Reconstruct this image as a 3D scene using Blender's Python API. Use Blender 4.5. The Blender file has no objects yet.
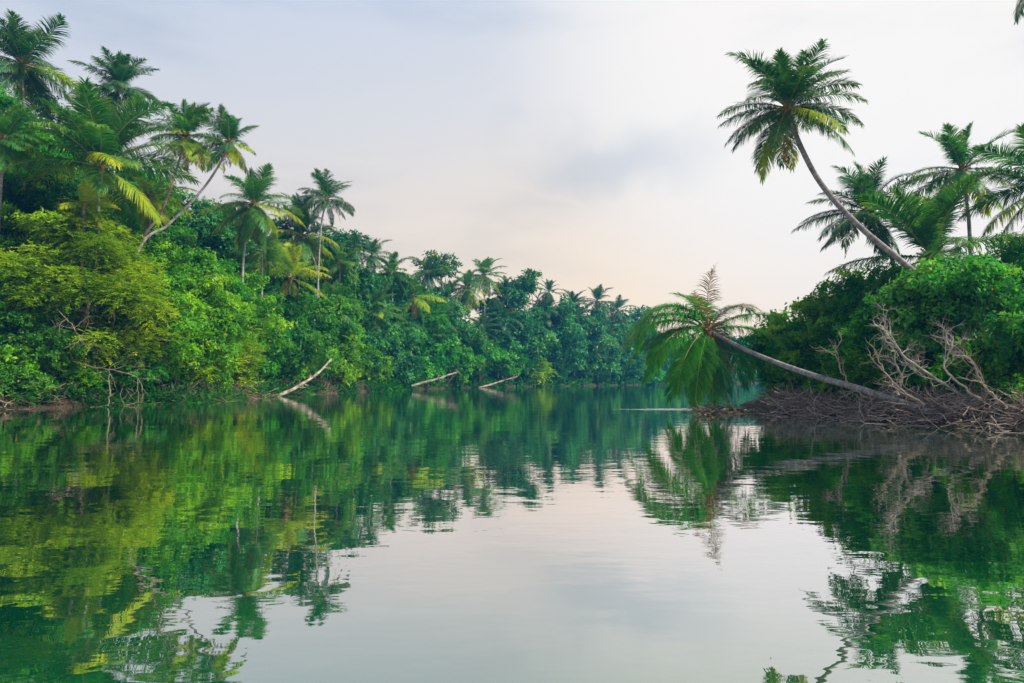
import bpy, math, random
import numpy as np
from mathutils import Vector

# ------------------------------------------------------------------ camera, sky, sun, exposure
S = bpy.context.scene
COL = S.collection
R = math.radians
FPX, CAMH, HORIZ = 683.0, 2.0, 378.0
PITCH = math.atan((HORIZ - 341.5) / FPX)
cam_d = bpy.data.cameras.new('camera')
cam = bpy.data.objects.new('camera', cam_d)
COL.objects.link(cam)
cam_d.sensor_width = 36.0
cam_d.lens = 36.0 * FPX / 1024.0
cam_d.clip_end = 3000
cam.location = (0, 0, CAMH)
cam.rotation_euler = (math.pi / 2 + PITCH, 0, 0)
S.camera = cam

SUN_DIR = Vector((0.66, -0.20, 0.72)).normalized()
sun_d = bpy.data.lights.new('sun', 'SUN')
sun_d.energy = 5.0
sun_d.angle = R(5)
sun_d.color = (1.0, 0.93, 0.80)
sun = bpy.data.objects.new('sun', sun_d)
COL.objects.link(sun)
sun.rotation_euler = SUN_DIR.to_track_quat('Z', 'Y').to_euler()

S.view_settings.view_transform = 'Standard'
S.view_settings.look = 'None'
S.view_settings.exposure = 0.92
S.view_settings.gamma = 1.0
S.view_settings.use_curve_mapping = False

W = bpy.data.worlds.new('World')
S.world = W
W.use_nodes = True


def build_world():
    nt = W.node_tree
    N, L = nt.nodes, nt.links
    N.clear()
    out = N.new('ShaderNodeOutputWorld')
    bg = N.new('ShaderNodeBackground')
    L.new(bg.outputs[0], out.inputs[0])
    sky = N.new('ShaderNodeTexSky')
    sky.sky_type = 'NISHITA'
    sky.sun_disc = False
    sky.sun_elevation = math.asin(SUN_DIR.z)
    sky.sun_rotation = math.atan2(SUN_DIR.x, SUN_DIR.y)
    skys = N.new('ShaderNodeVectorMath'); skys.operation = 'SCALE'
    skys.inputs['Scale'].default_value = 0.10
    L.new(sky.outputs[0], skys.inputs[0])
    tc = N.new('ShaderNodeTexCoord')
    nrm = N.new('ShaderNodeVectorMath'); nrm.operation = 'NORMALIZE'
    L.new(tc.outputs['Generated'], nrm.inputs[0])
    sep = N.new('ShaderNodeSeparateXYZ'); L.new(nrm.outputs[0], sep.inputs[0])
    # cloud veil colour by elevation
    ramp = N.new('ShaderNodeValToRGB')
    cr = ramp.color_ramp
    cr.elements[0].position = 0.0; cr.elements[0].color = (1.28, 0.95, 0.60, 1)
    cr.elements[1].position = 1.0; cr.elements[1].color = (0.66, 0.74, 0.88, 1)
    for p, c in ((0.10, (1.22, 0.94, 0.64, 1)), (0.22, (1.02, 0.86, 0.70, 1)),
                 (0.36, (0.86, 0.82, 0.79, 1)), (0.55, (0.70, 0.76, 0.85, 1))):
        e = cr.elements.new(p); e.color = c
    L.new(sep.outputs['Z'], ramp.inputs[0])
    # left side of the sky bluer and a little darker
    mr = N.new('ShaderNodeMapRange')
    mr.inputs['From Min'].default_value = -0.70; mr.inputs['From Max'].default_value = 0.35
    mr.inputs['To Min'].default_value = 1.0; mr.inputs['To Max'].default_value = 0.0
    L.new(sep.outputs['X'], mr.inputs[0])
    m1 = N.new('ShaderNodeMix'); m1.data_type = 'RGBA'; m1.blend_type = 'MULTIPLY'
    L.new(mr.outputs[0], m1.inputs['Factor'])
    L.new(ramp.outputs[0], m1.inputs['A'])
    m1.inputs['B'].default_value = (0.74, 0.83, 0.98, 1)
    # bright veil round the hidden sun
    dot = N.new('ShaderNodeVectorMath'); dot.operation = 'DOT_PRODUCT'
    L.new(nrm.outputs[0], dot.inputs[0])
    dot.inputs[1].default_value = Vector((0.44, 0.80, 0.46)).normalized()
    mg = N.new('ShaderNodeMapRange'); mg.interpolation_type = 'SMOOTHERSTEP'
    mg.inputs['From Min'].default_value = 0.86; mg.inputs['From Max'].default_value = 1.0
    L.new(dot.outputs['Value'], mg.inputs[0])
    m2 = N.new('ShaderNodeMix'); m2.data_type = 'RGBA'
    L.new(mg.outputs[0], m2.inputs['Factor'])
    L.new(m1.outputs['Result'], m2.inputs['A'])
    m2.inputs['B'].default_value = (1.01, 0.97, 0.93, 1)
    # soft clouds: direction projected on a cloud plane, stretched along the horizon
    mp = N.new('ShaderNodeMapping')
    mp.inputs['Scale'].default_value = (1.7, 1.7, 6.5)
    mp.inputs['Location'].default_value = (3.35, 1.2, 0.30)
    L.new(nrm.outputs[0], mp.inputs[0])
    no = N.new('ShaderNodeTexNoise')
    no.inputs['Scale'].default_value = 1.25
    no.inputs['Detail'].default_value = 5
    no.inputs['Roughness'].default_value = 0.50
    L.new(mp.outputs[0], no.inputs['Vector'])
    nr = N.new('ShaderNodeMapRange'); nr.interpolation_type = 'SMOOTHSTEP'
    nr.inputs['From Min'].default_value = 0.46; nr.inputs['From Max'].default_value = 0.72
    nr.inputs['To Max'].default_value = 0.85
    L.new(no.outputs[0], nr.inputs[0])
    # the one denser grey cloud over the river
    db = N.new('ShaderNodeVectorMath'); db.operation = 'SUBTRACT'
    L.new(nrm.outputs[0], db.inputs[0])
    db.inputs[1].default_value = Vector((0.14, 1.0, 0.315)).normalized()
    no2 = N.new('ShaderNodeTexNoise'); no2.inputs['Scale'].default_value = 7
    no2.inputs['Detail'].default_value = 4
    L.new(nrm.outputs[0], no2.inputs['Vector'])
    ns = N.new('ShaderNodeVectorMath'); ns.operation = 'SCALE'; ns.inputs['Scale'].default_value = 0.16
    L.new(no2.outputs['Color'], ns.inputs[0])
    da = N.new('ShaderNodeVectorMath'); da.operation = 'ADD'
    L.new(db.outputs[0], da.inputs[0]); L.new(ns.outputs[0], da.inputs[1])
    dc = N.new('ShaderNodeVectorMath'); dc.operation = 'SUBTRACT'
    L.new(da.outputs[0], dc.inputs[0]); dc.inputs[1].default_value = (0.08, 0.08, 0.08)
    dm = N.new('ShaderNodeVectorMath'); dm.operation = 'MULTIPLY'
    L.new(dc.outputs[0], dm.inputs[0]); dm.inputs[1].default_value = (1.0, 0.3, 2.6)
    dl = N.new('ShaderNodeVectorMath'); dl.operation = 'LENGTH'
    L.new(dm.outputs[0], dl.inputs[0])
    dr = N.new('ShaderNodeMapRange'); dr.interpolation_type = 'SMOOTHSTEP'
    dr.inputs['From Min'].default_value = 0.20; dr.inputs['From Max'].default_value = 0.04
    dr.inputs['To Max'].default_value = 0.80
    L.new(dl.outputs['Value'], dr.inputs[0])
    mx = N.new('ShaderNodeMath'); mx.operation = 'MAXIMUM'
    L.new(nr.outputs[0], mx.inputs[0]); L.new(dr.outputs[0], mx.inputs[1])
    # clouds fade out into the warm haze at the horizon
    fz = N.new('ShaderNodeMapRange'); fz.interpolation_type = 'SMOOTHSTEP'
    fz.inputs['From Min'].default_value = 0.10; fz.inputs['From Max'].default_value = 0.26
    L.new(sep.outputs['Z'], fz.inputs[0])
    mf = N.new('ShaderNodeMath'); mf.operation = 'MULTIPLY'
    L.new(mx.outputs[0], mf.inputs[0]); L.new(fz.outputs[0], mf.inputs[1])
    m3 = N.new('ShaderNodeMix'); m3.data_type = 'RGBA'; m3.blend_type = 'MULTIPLY'
    L.new(mf.outputs[0], m3.inputs['Factor'])
    L.new(m2.outputs['Result'], m3.inputs['A'])
    m3.inputs['B'].default_value = (0.70, 0.77, 0.85, 1)
    # thin veil lets a little of the clear sky through
    m4 = N.new('ShaderNodeMix'); m4.data_type = 'RGBA'
    m4.inputs['Factor'].default_value = 0.94
    L.new(skys.outputs[0], m4.inputs['A'])
    L.new(m3.outputs['Result'], m4.inputs['B'])
    L.new(m4.outputs['Result'], bg.inputs[0])
    bg.inputs[1].default_value = 0.545


build_world()
S.cycles.max_bounces = 8
S.cycles.diffuse_bounces = 3
S.cycles.glossy_bounces = 3
S.cycles.transmission_bounces = 4
S.cycles.volume_bounces = 0

# ------------------------------------------------------------------ helpers
rng = np.random.default_rng(7)


def at(px, py, Y):
    """world point seen at photo pixel px,py at depth Y"""
    u = (px - 512) / FPX
    v = (341.5 - py) / FPX
    c, s = math.cos(PITCH), math.sin(PITCH)
    dx, dy, dz = u, c - v * s, s + v * c
    k = Y / dy
    return np.array([dx * k, Y, CAMH + dz * k])


def tag(o, label=None, cat=None, group=None, kind=None):
    if label: o['label'] = label
    if cat: o['category'] = cat
    if group: o['group'] = group
    if kind: o['kind'] = kind
    return o


def empty(name, loc):
    o = bpy.data.objects.new(name, None)
    COL.objects.link(o)
    o.location = tuple(float(c) for c in loc)
    o.empty_display_size = 0.3
    return o


class MB:
    """collects quads (as numpy arrays) with a per-vertex tone and a material slot"""
    def __init__(s):
        s.v, s.q, s.t, s.m, s.n = [], [], [], [], 0

    def add(s, v, q, tone=0.5, mat=0):
        v = np.asarray(v, float).reshape(-1, 3)
        q = np.asarray(q, int).reshape(-1, 4)
        s.v.append(v); s.q.append(q + s.n)
        t = np.broadcast_to(np.asarray(tone, float), (len(v),)) if np.ndim(tone) < 1 else np.asarray(tone, float)
        s.t.append(t)
        s.m.append(np.full(len(q), mat, int))
        s.n += len(v)

    def merge(s, o, off=(0, 0, 0), rz=0, sc=1.0):
        c, n = math.cos(rz), math.sin(rz)
        M = np.array([[c, -n, 0], [n, c, 0], [0, 0, 1]]) * sc
        for v, q, t, m in zip(o.v, o.q, o.t, o.m):
            s.v.append(v @ M.T + np.asarray(off)); s.t.append(t); s.m.append(m)
        for q in o.q:
            s.q.append(q + s.n)
        s.n += o.n

    def tube(s, path, rad, k=6, tone=0.5, mat=0, ring=0.0):
        P = np.asarray(path, float)
        n = len(P)
        rad = np.broadcast_to(np.asarray(rad, float), (n,))
        T = np.gradient(P, axis=0)
        T /= np.linalg.norm(T, axis=1)[:, None] + 1e-9
        ref = np.array([0, 0, 1.0]) if abs(T[:, 2]).mean() < 0.8 else np.array([1.0, 0, 0])
        A = np.cross(T, ref); A /= np.linalg.norm(A, axis=1)[:, None] + 1e-9
        B = np.cross(T, A)
        a = np.arange(k) * 2 * math.pi / k
        V = P[:, None] + rad[:, None, None] * (np.cos(a)[None, :, None] * A[:, None] + np.sin(a)[None, :, None] * B[:, None])
        i = np.arange(n - 1)[:, None] * k; j = np.arange(k)[None]
        j2 = (j + 1) % k
        Q = np.stack([i + j, i + j2, i + k + j2, i + k + j], -1).reshape(-1, 4)
        s.add(V.reshape(-1, 3), Q, tone, mat)

    def mesh(s, name, mats, smooth=False, origin=(0, 0, 0)):
        me = bpy.data.meshes.new(name)
        v = np.concatenate(s.v) - np.asarray(origin)
        q = np.concatenate(s.q); t = np.concatenate(s.t); m = np.concatenate(s.m)
        me.vertices.add(len(v)); me.vertices.foreach_set('co', v.astype(np.float32).ravel())
        me.loops.add(len(q) * 4); me.loops.foreach_set('vertex_index', q.astype(np.int32).ravel())
        me.polygons.add(len(q))
        me.polygons.foreach_set('loop_start', (np.arange(len(q)) * 4).astype(np.int32))
        for mt in mats: me.materials.append(mt)
        me.polygons.foreach_set('material_index', m.astype(np.int32))
        if smooth:
            me.polygons.foreach_set('use_smooth', np.ones(len(q), bool))
        me.update(calc_edges=True)
        at_ = me.attributes.new('tone', 'FLOAT', 'POINT')
        at_.data.foreach_set('value', t.astype(np.float32))
        me.validate()
        return me

    def build(s, name, mats, parent=None, smooth=False, origin=(0, 0, 0)):
        o = bpy.data.objects.new(name, s.mesh(name, mats, smooth, origin))
        COL.objects.link(o)
        if parent: o.parent = parent
        return o


def smooth_path(pts, n=24):
    """Catmull-Rom through the points"""
    P = np.asarray(pts, float)
    P = np.vstack([2 * P[0] - P[1], P, 2 * P[-1] - P[-2]])
    m = len(P) - 3
    out = []
    for t in np.linspace(0, m - 1e-6, n):
        i = int(t); f = t - i
        a, b, c, d = P[i:i + 4]
        out.append(0.5 * (2 * b + (c - a) * f + (2 * a - 5 * b + 4 * c - d) * f * f + (3 * b - a - 3 * c + d) * f ** 3))
    return np.array(out)


def nrmz(a):
    return a / (np.linalg.norm(a, axis=-1, keepdims=True) + 1e-9)


# ------------------------------------------------------------------ materials
def new_mat(name):
    m = bpy.data.materials.new(name)
    m.use_nodes = True
    nt = m.node_tree
    nt.nodes.clear()
    return m, nt.nodes, nt.links, nt.nodes.new('ShaderNodeOutputMaterial')


def leaf_mat(name, dark, mid, light, accent=(0.30, 0.20, 0.02), acc=0.985, trans=0.42, rough=0.42, tmul=(1.35, 1.45, 0.4), nscale=0.35):
    m, N, L, out = new_mat(name)
    a = N.new('ShaderNodeAttribute'); a.attribute_name = 'tone'
    tc = N.new('ShaderNodeTexCoord')
    no = N.new('ShaderNodeTexNoise'); no.inputs['Scale'].default_value = nscale
    no.inputs['Detail'].default_value = 3
    L.new(tc.outputs['Object'], no.inputs['Vector'])
    oi = N.new('ShaderNodeObjectInfo')
    # leaf-to-leaf and growth-patch tone, spread wide to paint in highlights
    ad = N.new('ShaderNodeMath'); ad.operation = 'MULTIPLY_ADD'
    L.new(no.outputs[0], ad.inputs[0]); ad.inputs[1].default_value = 1.6; ad.inputs[2].default_value = -0.80
    ad2 = N.new('ShaderNodeMath'); ad2.operation = 'MULTIPLY_ADD'
    L.new(a.outputs['Fac'], ad2.inputs[0]); ad2.inputs[1].default_value = 0.85
    L.new(ad.outputs[0], ad2.inputs[2])
    r = N.new('ShaderNodeValToRGB'); cr = r.color_ramp
    cr.elements[0].position = 0.0; cr.elements[0].color = (*dark, 1)
    cr.elements[1].position = 1.0; cr.elements[1].color = (*light, 1)
    e = cr.elements.new(0.48); e.color = (*mid, 1)
    L.new(ad2.outputs[0], r.inputs[0])
    gt = N.new('ShaderNodeMath'); gt.operation = 'GREATER_THAN'; gt.inputs[1].default_value = acc
    L.new(a.outputs['Fac'], gt.inputs[0])
    mx = N.new('ShaderNodeMix'); mx.data_type = 'RGBA'
    L.new(gt.outputs[0], mx.inputs['Factor']); L.new(r.outputs[0], mx.inputs['A'])
    mx.inputs['B'].default_value = (*accent, 1)
    hs = N.new('ShaderNodeHueSaturation')
    mh = N.new('ShaderNodeMapRange'); mh.inputs['To Min'].default_value = 0.492; mh.inputs['To Max'].default_value = 0.518
    L.new(oi.outputs['Random'], mh.inputs[0]); L.new(mh.outputs[0], hs.inputs['Hue'])
    L.new(mx.outputs['Result'], hs.inputs['Color'])
    p = N.new('ShaderNodeBsdfPrincipled')
    p.inputs['Roughness'].default_value = rough
    p.inputs['Specular IOR Level'].default_value = 0.10
    L.new(hs.outputs[0], p.inputs['Base Color'])
    tm = N.new('ShaderNodeMix'); tm.data_type = 'RGBA'; tm.blend_type = 'MULTIPLY'; tm.inputs['Factor'].default_value = 1
    L.new(hs.outputs[0], tm.inputs['A']); tm.inputs['B'].default_value = (*tmul, 1)
    tr = N.new('ShaderNodeBsdfTranslucent'); L.new(tm.outputs['Result'], tr.inputs[0])
    ms = N.new('ShaderNodeMixShader'); ms.inputs[0].default_value = trans
    L.new(p.outputs[0], ms.inputs[1]); L.new(tr.outputs[0], ms.inputs[2])
    L.new(ms.outputs[0], out.inputs[0])
    return m


def bark_mat(name, c1, c2, scale=6, rough=0.85, rings=0.0, bump=0.3):
    m, N, L, out = new_mat(name)
    tc = N.new('ShaderNodeTexCoord')
    no = N.new('ShaderNodeTexNoise'); no.inputs['Scale'].default_value = scale; no.inputs['Detail'].default_value = 6
    L.new(tc.outputs['Object'], no.inputs['Vector'])
    r = N.new('ShaderNodeValToRGB')
    r.color_ramp.elements[0].position = 0.32; r.color_ramp.elements[0].color = (*c1, 1)
    r.color_ramp.elements[1].position = 0.68; r.color_ramp.elements[1].color = (*c2, 1)
    L.new(no.outputs[0], r.inputs[0])
    p = N.new('ShaderNodeBsdfPrincipled'); p.inputs['Roughness'].default_value = rough
    p.inputs['Specular IOR Level'].default_value = 0.2
    col = r.outputs[0]
    if rings:
        a = N.new('ShaderNodeAttribute'); a.attribute_name = 'tone'
        mu = N.new('ShaderNodeMath'); mu.operation = 'MULTIPLY'; mu.inputs[1].default_value = rings
        L.new(a.outputs['Fac'], mu.inputs[0])
        sn = N.new('ShaderNodeMath'); sn.operation = 'FRACT'; L.new(mu.outputs[0], sn.inputs[0])
        mr = N.new('ShaderNodeMapRange'); mr.inputs['From Max'].default_value = 0.3
        mr.inputs['To Min'].default_value = 0.55; mr.inputs['To Max'].default_value = 1.0
        L.new(sn.outputs[0], mr.inputs[0])
        mm = N.new('ShaderNodeMix'); mm.data_type = 'RGBA'; mm.blend_type = 'MULTIPLY'; mm.inputs['Factor'].default_value = 1
        L.new(col, mm.inputs['A']); L.new(mr.outputs[0], mm.inputs['B'])
        col = mm.outputs['Result']
    L.new(col, p.inputs['Base Color'])
    b = N.new('ShaderNodeBump'); b.inputs['Strength'].default_value = bump; b.inputs['Distance'].default_value = 0.05
    L.new(no.outputs[0], b.inputs['Height']); L.new(b.outputs[0], p.inputs['Normal'])
    L.new(p.outputs[0], out.inputs[0])
    return m


M = {}
M['feather'] = leaf_mat('feathery_yellow_green_leaves', (0.038, 0.12, 0.002), (0.145, 0.28, 0.003), (0.34, 0.46, 0.006), tmul=(1.45, 1.3, 0.4), nscale=0.22)
M['bright'] = leaf_mat('bright_green_leaves', (0.014, 0.09, 0.003), (0.080, 0.25, 0.004), (0.25, 0.42, 0.006), nscale=0.3)  # light end raised to paint leaf highlights into the colour
M['green'] = leaf_mat('mid_green_leaves', (0.010, 0.075, 0.006), (0.038, 0.19, 0.009), (0.14, 0.34, 0.012))
M['dark'] = leaf_mat('dark_green_leaves', (0.008, 0.050, 0.006), (0.024, 0.12, 0.010), (0.075, 0.23, 0.014), trans=0.35)  # also paints in the shade of hollows and the left waterline
M['blue'] = leaf_mat('haze_blue_leaves', (0.008, 0.065, 0.020), (0.024, 0.15, 0.036), (0.09, 0.27, 0.040), trans=0.3)  # bluer leaf colour paints distance haze onto the far trees
M['broad'] = leaf_mat('broad_glossy_leaves', (0.012, 0.10, 0.020), (0.045, 0.23, 0.035), (0.17, 0.38, 0.055), accent=(0.35, 0.09, 0.03), acc=0.99, rough=0.48)  # light end of the ramp carries painted highlights
M['palm'] = leaf_mat('palm_leaflets_green', (0.012, 0.085, 0.022), (0.034, 0.15, 0.028), (0.18, 0.25, 0.03), acc=0.995, rough=0.36, trans=0.35)  # olive light end paints the glow of backlit leaflet tips
M['palm_fresh'] = leaf_mat('palm_leaflets_fresh_green', (0.012, 0.10, 0.012), (0.035, 0.20, 0.015), (0.10, 0.32, 0.02), acc=2, rough=0.34, trans=0.4)
M['palm_dark'] = leaf_mat('palm_leaflets_deep_green', (0.010, 0.070, 0.030), (0.024, 0.115, 0.040), (0.14, 0.165, 0.05), acc=0.99, rough=0.34, trans=0.3)  # olive-brown light end paints light coming through the tips
M['palm_yellow'] = leaf_mat('palm_leaflets_yellow_green', (0.05, 0.16, 0.008), (0.20, 0.30, 0.010), (0.55, 0.46, 0.020), acc=0.99, rough=0.4, trans=0.42)
M['palm_dead'] = leaf_mat('palm_leaflets_dead_brown', (0.09, 0.05, 0.02), (0.20, 0.12, 0.045), (0.34, 0.22, 0.08), acc=2, rough=0.7, trans=0.3, tmul=(1, 0.9, 0.7))
M['rachis'] = bark_mat('frond_rib', (0.10, 0.15, 0.03), (0.20, 0.20, 0.06), 3, 0.5)
M['rachis_dead'] = bark_mat('dry_frond_rib', (0.16, 0.10, 0.05), (0.28, 0.19, 0.10), 3, 0.7)
M['palm_trunk'] = bark_mat('palm_trunk_bark', (0.11, 0.10, 0.10), (0.26, 0.24, 0.235), 3.0, rings=70)
M['palm_trunk_brown'] = bark_mat('palm_trunk_brown_bark', (0.14, 0.09, 0.06), (0.30, 0.21, 0.15), 2.2, rings=70)
M['bark'] = bark_mat('tree_bark', (0.07, 0.055, 0.04), (0.20, 0.165, 0.125), 3)
M['bark_pale'] = bark_mat('pale_bare_wood', (0.13, 0.115, 0.10), (0.36, 0.325, 0.285), 3)
M['log'] = bark_mat('weathered_log_wood', (0.06, 0.05, 0.038), (0.34, 0.29, 0.235), 1.4)
M['twig'] = bark_mat('dry_twigs', (0.085, 0.050, 0.032), (0.27, 0.185, 0.13), 0.7)
M['twig_dark'] = bark_mat('shade_toned_roots', (0.035, 0.024, 0.018), (0.14, 0.10, 0.07), 0.6)  # dark tone has the shade under the bank foliage painted in
M['coir'] = bark_mat('palm_heart_fibre', (0.07, 0.045, 0.02), (0.20, 0.13, 0.05), 8)
M['coconut'] = bark_mat('coconut_husk', (0.16, 0.20, 0.03), (0.34, 0.24, 0.06), 5, 0.45)


def per_twig(m, lo, hi):
    """random tone per twig; the pale ones paint in sunlit highlights"""
    N, L = m.node_tree.nodes, m.node_tree.links
    p = next(n for n in N if n.type == 'BSDF_PRINCIPLED')
    a = N.new('ShaderNodeAttribute'); a.attribute_name = 'tone'
    r = N.new('ShaderNodeValToRGB'); r.color_ramp.elements[0].color = (*lo, 1); r.color_ramp.elements[1].color = (*hi, 1)
    L.new(a.outputs['Fac'], r.inputs[0])
    mx = N.new('ShaderNodeMix'); mx.data_type = 'RGBA'; mx.inputs['Factor'].default_value = 0.7
    L.new(p.inputs['Base Color'].links[0].from_socket, mx.inputs['A']); L.new(r.outputs[0], mx.inputs['B'])
    L.new(mx.outputs['Result'], p.inputs['Base Color'])


per_twig(M['twig'], (0.03, 0.021, 0.016), (0.44, 0.38, 0.33))
per_twig(M['twig_dark'], (0.02, 0.015, 0.01), (0.22, 0.16, 0.11))


def simple(name, c, rough=0.5):
    m, N, L, out = new_mat(name)
    no = N.new('ShaderNodeTexNoise'); no.inputs['Scale'].default_value = 9
    r = N.new('ShaderNodeValToRGB')
    r.color_ramp.elements[0].color = (*[x * 0.7 for x in c], 1); r.color_ramp.elements[1].color = (*c, 1)
    L.new(no.outputs[0], r.inputs[0])
    p = N.new('ShaderNodeBsdfPrincipled'); p.inputs['Roughness'].default_value = rough
    L.new(r.outputs[0], p.inputs['Base Color']); L.new(p.outputs[0], out.inputs[0])
    return m


def soil_mat():
    m, N, L, out = new_mat('forest_soil')
    tc = N.new('ShaderNodeTexCoord')
    no = N.new('ShaderNodeTexNoise'); no.inputs['Scale'].default_value = 0.8; no.inputs['Detail'].default_value = 10
    no.inputs['Roughness'].default_value = 0.7
    L.new(tc.outputs['Object'], no.inputs['Vector'])
    r = N.new('ShaderNodeValToRGB'); cr = r.color_ramp
    cr.elements[0].position = 0.3; cr.elements[0].color = (0.030, 0.022, 0.014, 1)
    cr.elements[1].position = 0.75; cr.elements[1].color = (0.085, 0.052, 0.032, 1)
    e = cr.elements.new(0.5); e.color = (0.030, 0.021, 0.013, 1)
    L.new(no.outputs[0], r.inputs[0])
    p = N.new('ShaderNodeBsdfPrincipled'); p.inputs['Roughness'].default_value = 0.9
    p.inputs['Specular IOR Level'].default_value = 0.15
    L.new(r.outputs[0], p.inputs['Base Color'])
    b = N.new('ShaderNodeBump'); b.inputs['Strength'].default_value = 0.8; b.inputs['Distance'].default_value = 0.2
    L.new(no.outputs[0], b.inputs['Height']); L.new(b.outputs[0], p.inputs['Normal'])
    L.new(p.outputs[0], out.inputs[0])
    return m


def water_mat():
    m, N, L, out = new_mat('green_river_water')
    tc = N.new('ShaderNodeTexCoord')

    def noise(scale, sx, sy, detail, rough=0.5):
        mp = N.new('ShaderNodeMapping'); mp.inputs['Scale'].default_value = (sx, sy, 1)
        L.new(tc.outputs['Object'], mp.inputs[0])
        n = N.new('ShaderNodeTexNoise'); n.inputs['Scale'].default_value = scale
        n.inputs['Detail'].default_value = detail; n.inputs['Roughness'].default_value = rough
        L.new(mp.outputs[0], n.inputs['Vector'])
        return n.outputs[0]
    swell = noise(0.30, 0.55, 1.0, 2)
    rip = noise(2.1, 0.55, 1.0, 3, 0.45)
    # calmer and livelier patches of water
    patch = noise(0.055, 1, 1, 2)
    pm = N.new('ShaderNodeMapRange'); pm.inputs['From Min'].default_value = 0.38; pm.inputs['From Max'].default_value = 0.62
    pm.inputs['To Min'].default_value = 0.55; pm.inputs['To Max'].default_value = 1.25
    L.new(patch, pm.inputs[0])
    # ruffled streak of wind on the water behind the fallen palm
    sp = N.new('ShaderNodeSeparateXYZ'); L.new(tc.outputs['Object'], sp.inputs[0])
    wy = N.new('ShaderNodeMath'); wy.operation = 'SUBTRACT'; L.new(sp.outputs['Y'], wy.inputs[0]); wy.inputs[1].default_value = 44.0
    wx = N.new('ShaderNodeMath'); wx.operation = 'SUBTRACT'; L.new(sp.outputs['X'], wx.inputs[0]); wx.inputs[1].default_value = 11.5
    cmb = N.new('ShaderNodeCombineXYZ')
    a1 = N.new('ShaderNodeMath'); a1.operation = 'MULTIPLY'; a1.inputs[1].default_value = 1 / 5.0; L.new(wx.outputs[0], a1.inputs[0])
    a2 = N.new('ShaderNodeMath'); a2.operation = 'MULTIPLY'; a2.inputs[1].default_value = 1 / 1.6; L.new(wy.outputs[0], a2.inputs[0])
    L.new(a1.outputs[0], cmb.inputs[0]); L.new(a2.outputs[0], cmb.inputs[1])
    ln = N.new('ShaderNodeVectorMath'); ln.operation = 'LENGTH'; L.new(cmb.outputs[0], ln.inputs[0])
    wn = noise(0.9, 0.5, 1.4, 3)
    wa = N.new('ShaderNodeMath'); wa.operation = 'ADD'; L.new(ln.outputs['Value'], wa.inputs[0]); L.new(wn, wa.inputs[1])
    wm = N.new('ShaderNodeMapRange'); wm.inputs['From Min'].default_value = 1.45; wm.inputs['From Max'].default_value = 1.15
    L.new(wa.outputs[0], wm.inputs[0])
    fine = noise(6.0, 0.6, 1.0, 2)
    fw = N.new('ShaderNodeMath'); fw.operation = 'MULTIPLY'; L.new(fine, fw.inputs[0]); L.new(wm.outputs[0], fw.inputs[1])

    b1 = N.new('ShaderNodeBump'); b1.inputs['Distance'].default_value = 0.016; b1.inputs['Strength'].default_value = 1
    L.new(swell, b1.inputs['Height'])
    b2 = N.new('ShaderNodeBump'); b2.inputs['Distance'].default_value = 0.0058
    rm = N.new('ShaderNodeMath'); rm.operation = 'MULTIPLY'; L.new(rip, rm.inputs[0]); L.new(pm.outputs[0], rm.inputs[1])
    L.new(rm.outputs[0], b2.inputs['Height']); L.new(b1.outputs[0], b2.inputs['Normal'])
    b3 = N.new('ShaderNodeBump'); b3.inputs['Distance'].default_value = 0.10
    L.new(fw.outputs[0], b3.inputs['Height']); L.new(b2.outputs[0], b3.inputs['Normal'])

    g = N.new('ShaderNodeBsdfGlossy'); g.inputs['Roughness'].default_value = 0.008
    g.inputs['Color'].default_value = (0.97, 0.93, 0.95, 1)
    L.new(b3.outputs[0], g.inputs['Normal'])
    d = N.new('ShaderNodeBsdfDiffuse'); d.inputs['Color'].default_value = (0.0, 0.058, 0.014, 1)
    lw = N.new('ShaderNodeLayerWeight'); lw.inputs['Blend'].default_value = 0.5
    L.new(b3.outputs[0], lw.inputs['Normal'])
    fr = N.new('ShaderNodeMapRange'); fr.inputs['From Min'].default_value = 0.58; fr.inputs['From Max'].default_value = 0.82
    fr.inputs['To Min'].default_value = 0.50; fr.inputs['To Max'].default_value = 0.93
    L.new(lw.outputs['Facing'], fr.inputs[0])
    ms = N.new('ShaderNodeMixShader'); L.new(fr.outputs[0], ms.inputs[0])
    L.new(d.outputs[0], ms.inputs[1]); L.new(g.outputs[0], ms.inputs[2])
    L.new(ms.outputs[0], out.inputs[0])
    return m


# ------------------------------------------------------------------ the river, its banks and the air
RIVER = np.array([(-70, -80), (-44, 0), (-38, 25), (-32.3, 43), (-29.5, 49), (-26.8, 54), (-25.0, 63), (-26.5, 72), (-25.5, 84),
                  (-20.5, 104), (-15, 122), (-10.4, 137), (0, 152), (12, 166), (36, 195), (60, 225), (100, 262), (170, 290), (420, 320),
                  (420, 200), (150, 165), (70, 100), (32, 66), (17.5, 50), (15.8, 44), (14.6, 38), (15.8, 33.5), (17.4, 28.5),
                  (19.8, 25.5), (23, 10), (34, -30), (60, -80)], float)


def bank_dist(x, y):
    """signed distance to the river edge, positive on land"""
    x = np.asarray(x, float); y = np.asarray(y, float)
    A = RIVER; B = np.roll(RIVER, -1, axis=0)
    best = np.full(x.shape, 1e9); inside = np.zeros(x.shape, bool)
    for (ax, ay), (bx, by) in zip(A, B):
        dx, dy = bx - ax, by - ay
        t = np.clip(((x - ax) * dx + (y - ay) * dy) / (dx * dx + dy * dy), 0, 1)
        best = np.minimum(best, np.hypot(x - ax - t * dx, y - ay - t * dy))
        c = ((ay > y) != (by > y))
        with np.errstate(divide='ignore', invalid='ignore'):
            xi = dx * (y - ay) / (dy if dy != 0 else 1e-9) + ax
        inside ^= c & (x < xi)
    return np.where(inside, -best, best)


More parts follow.
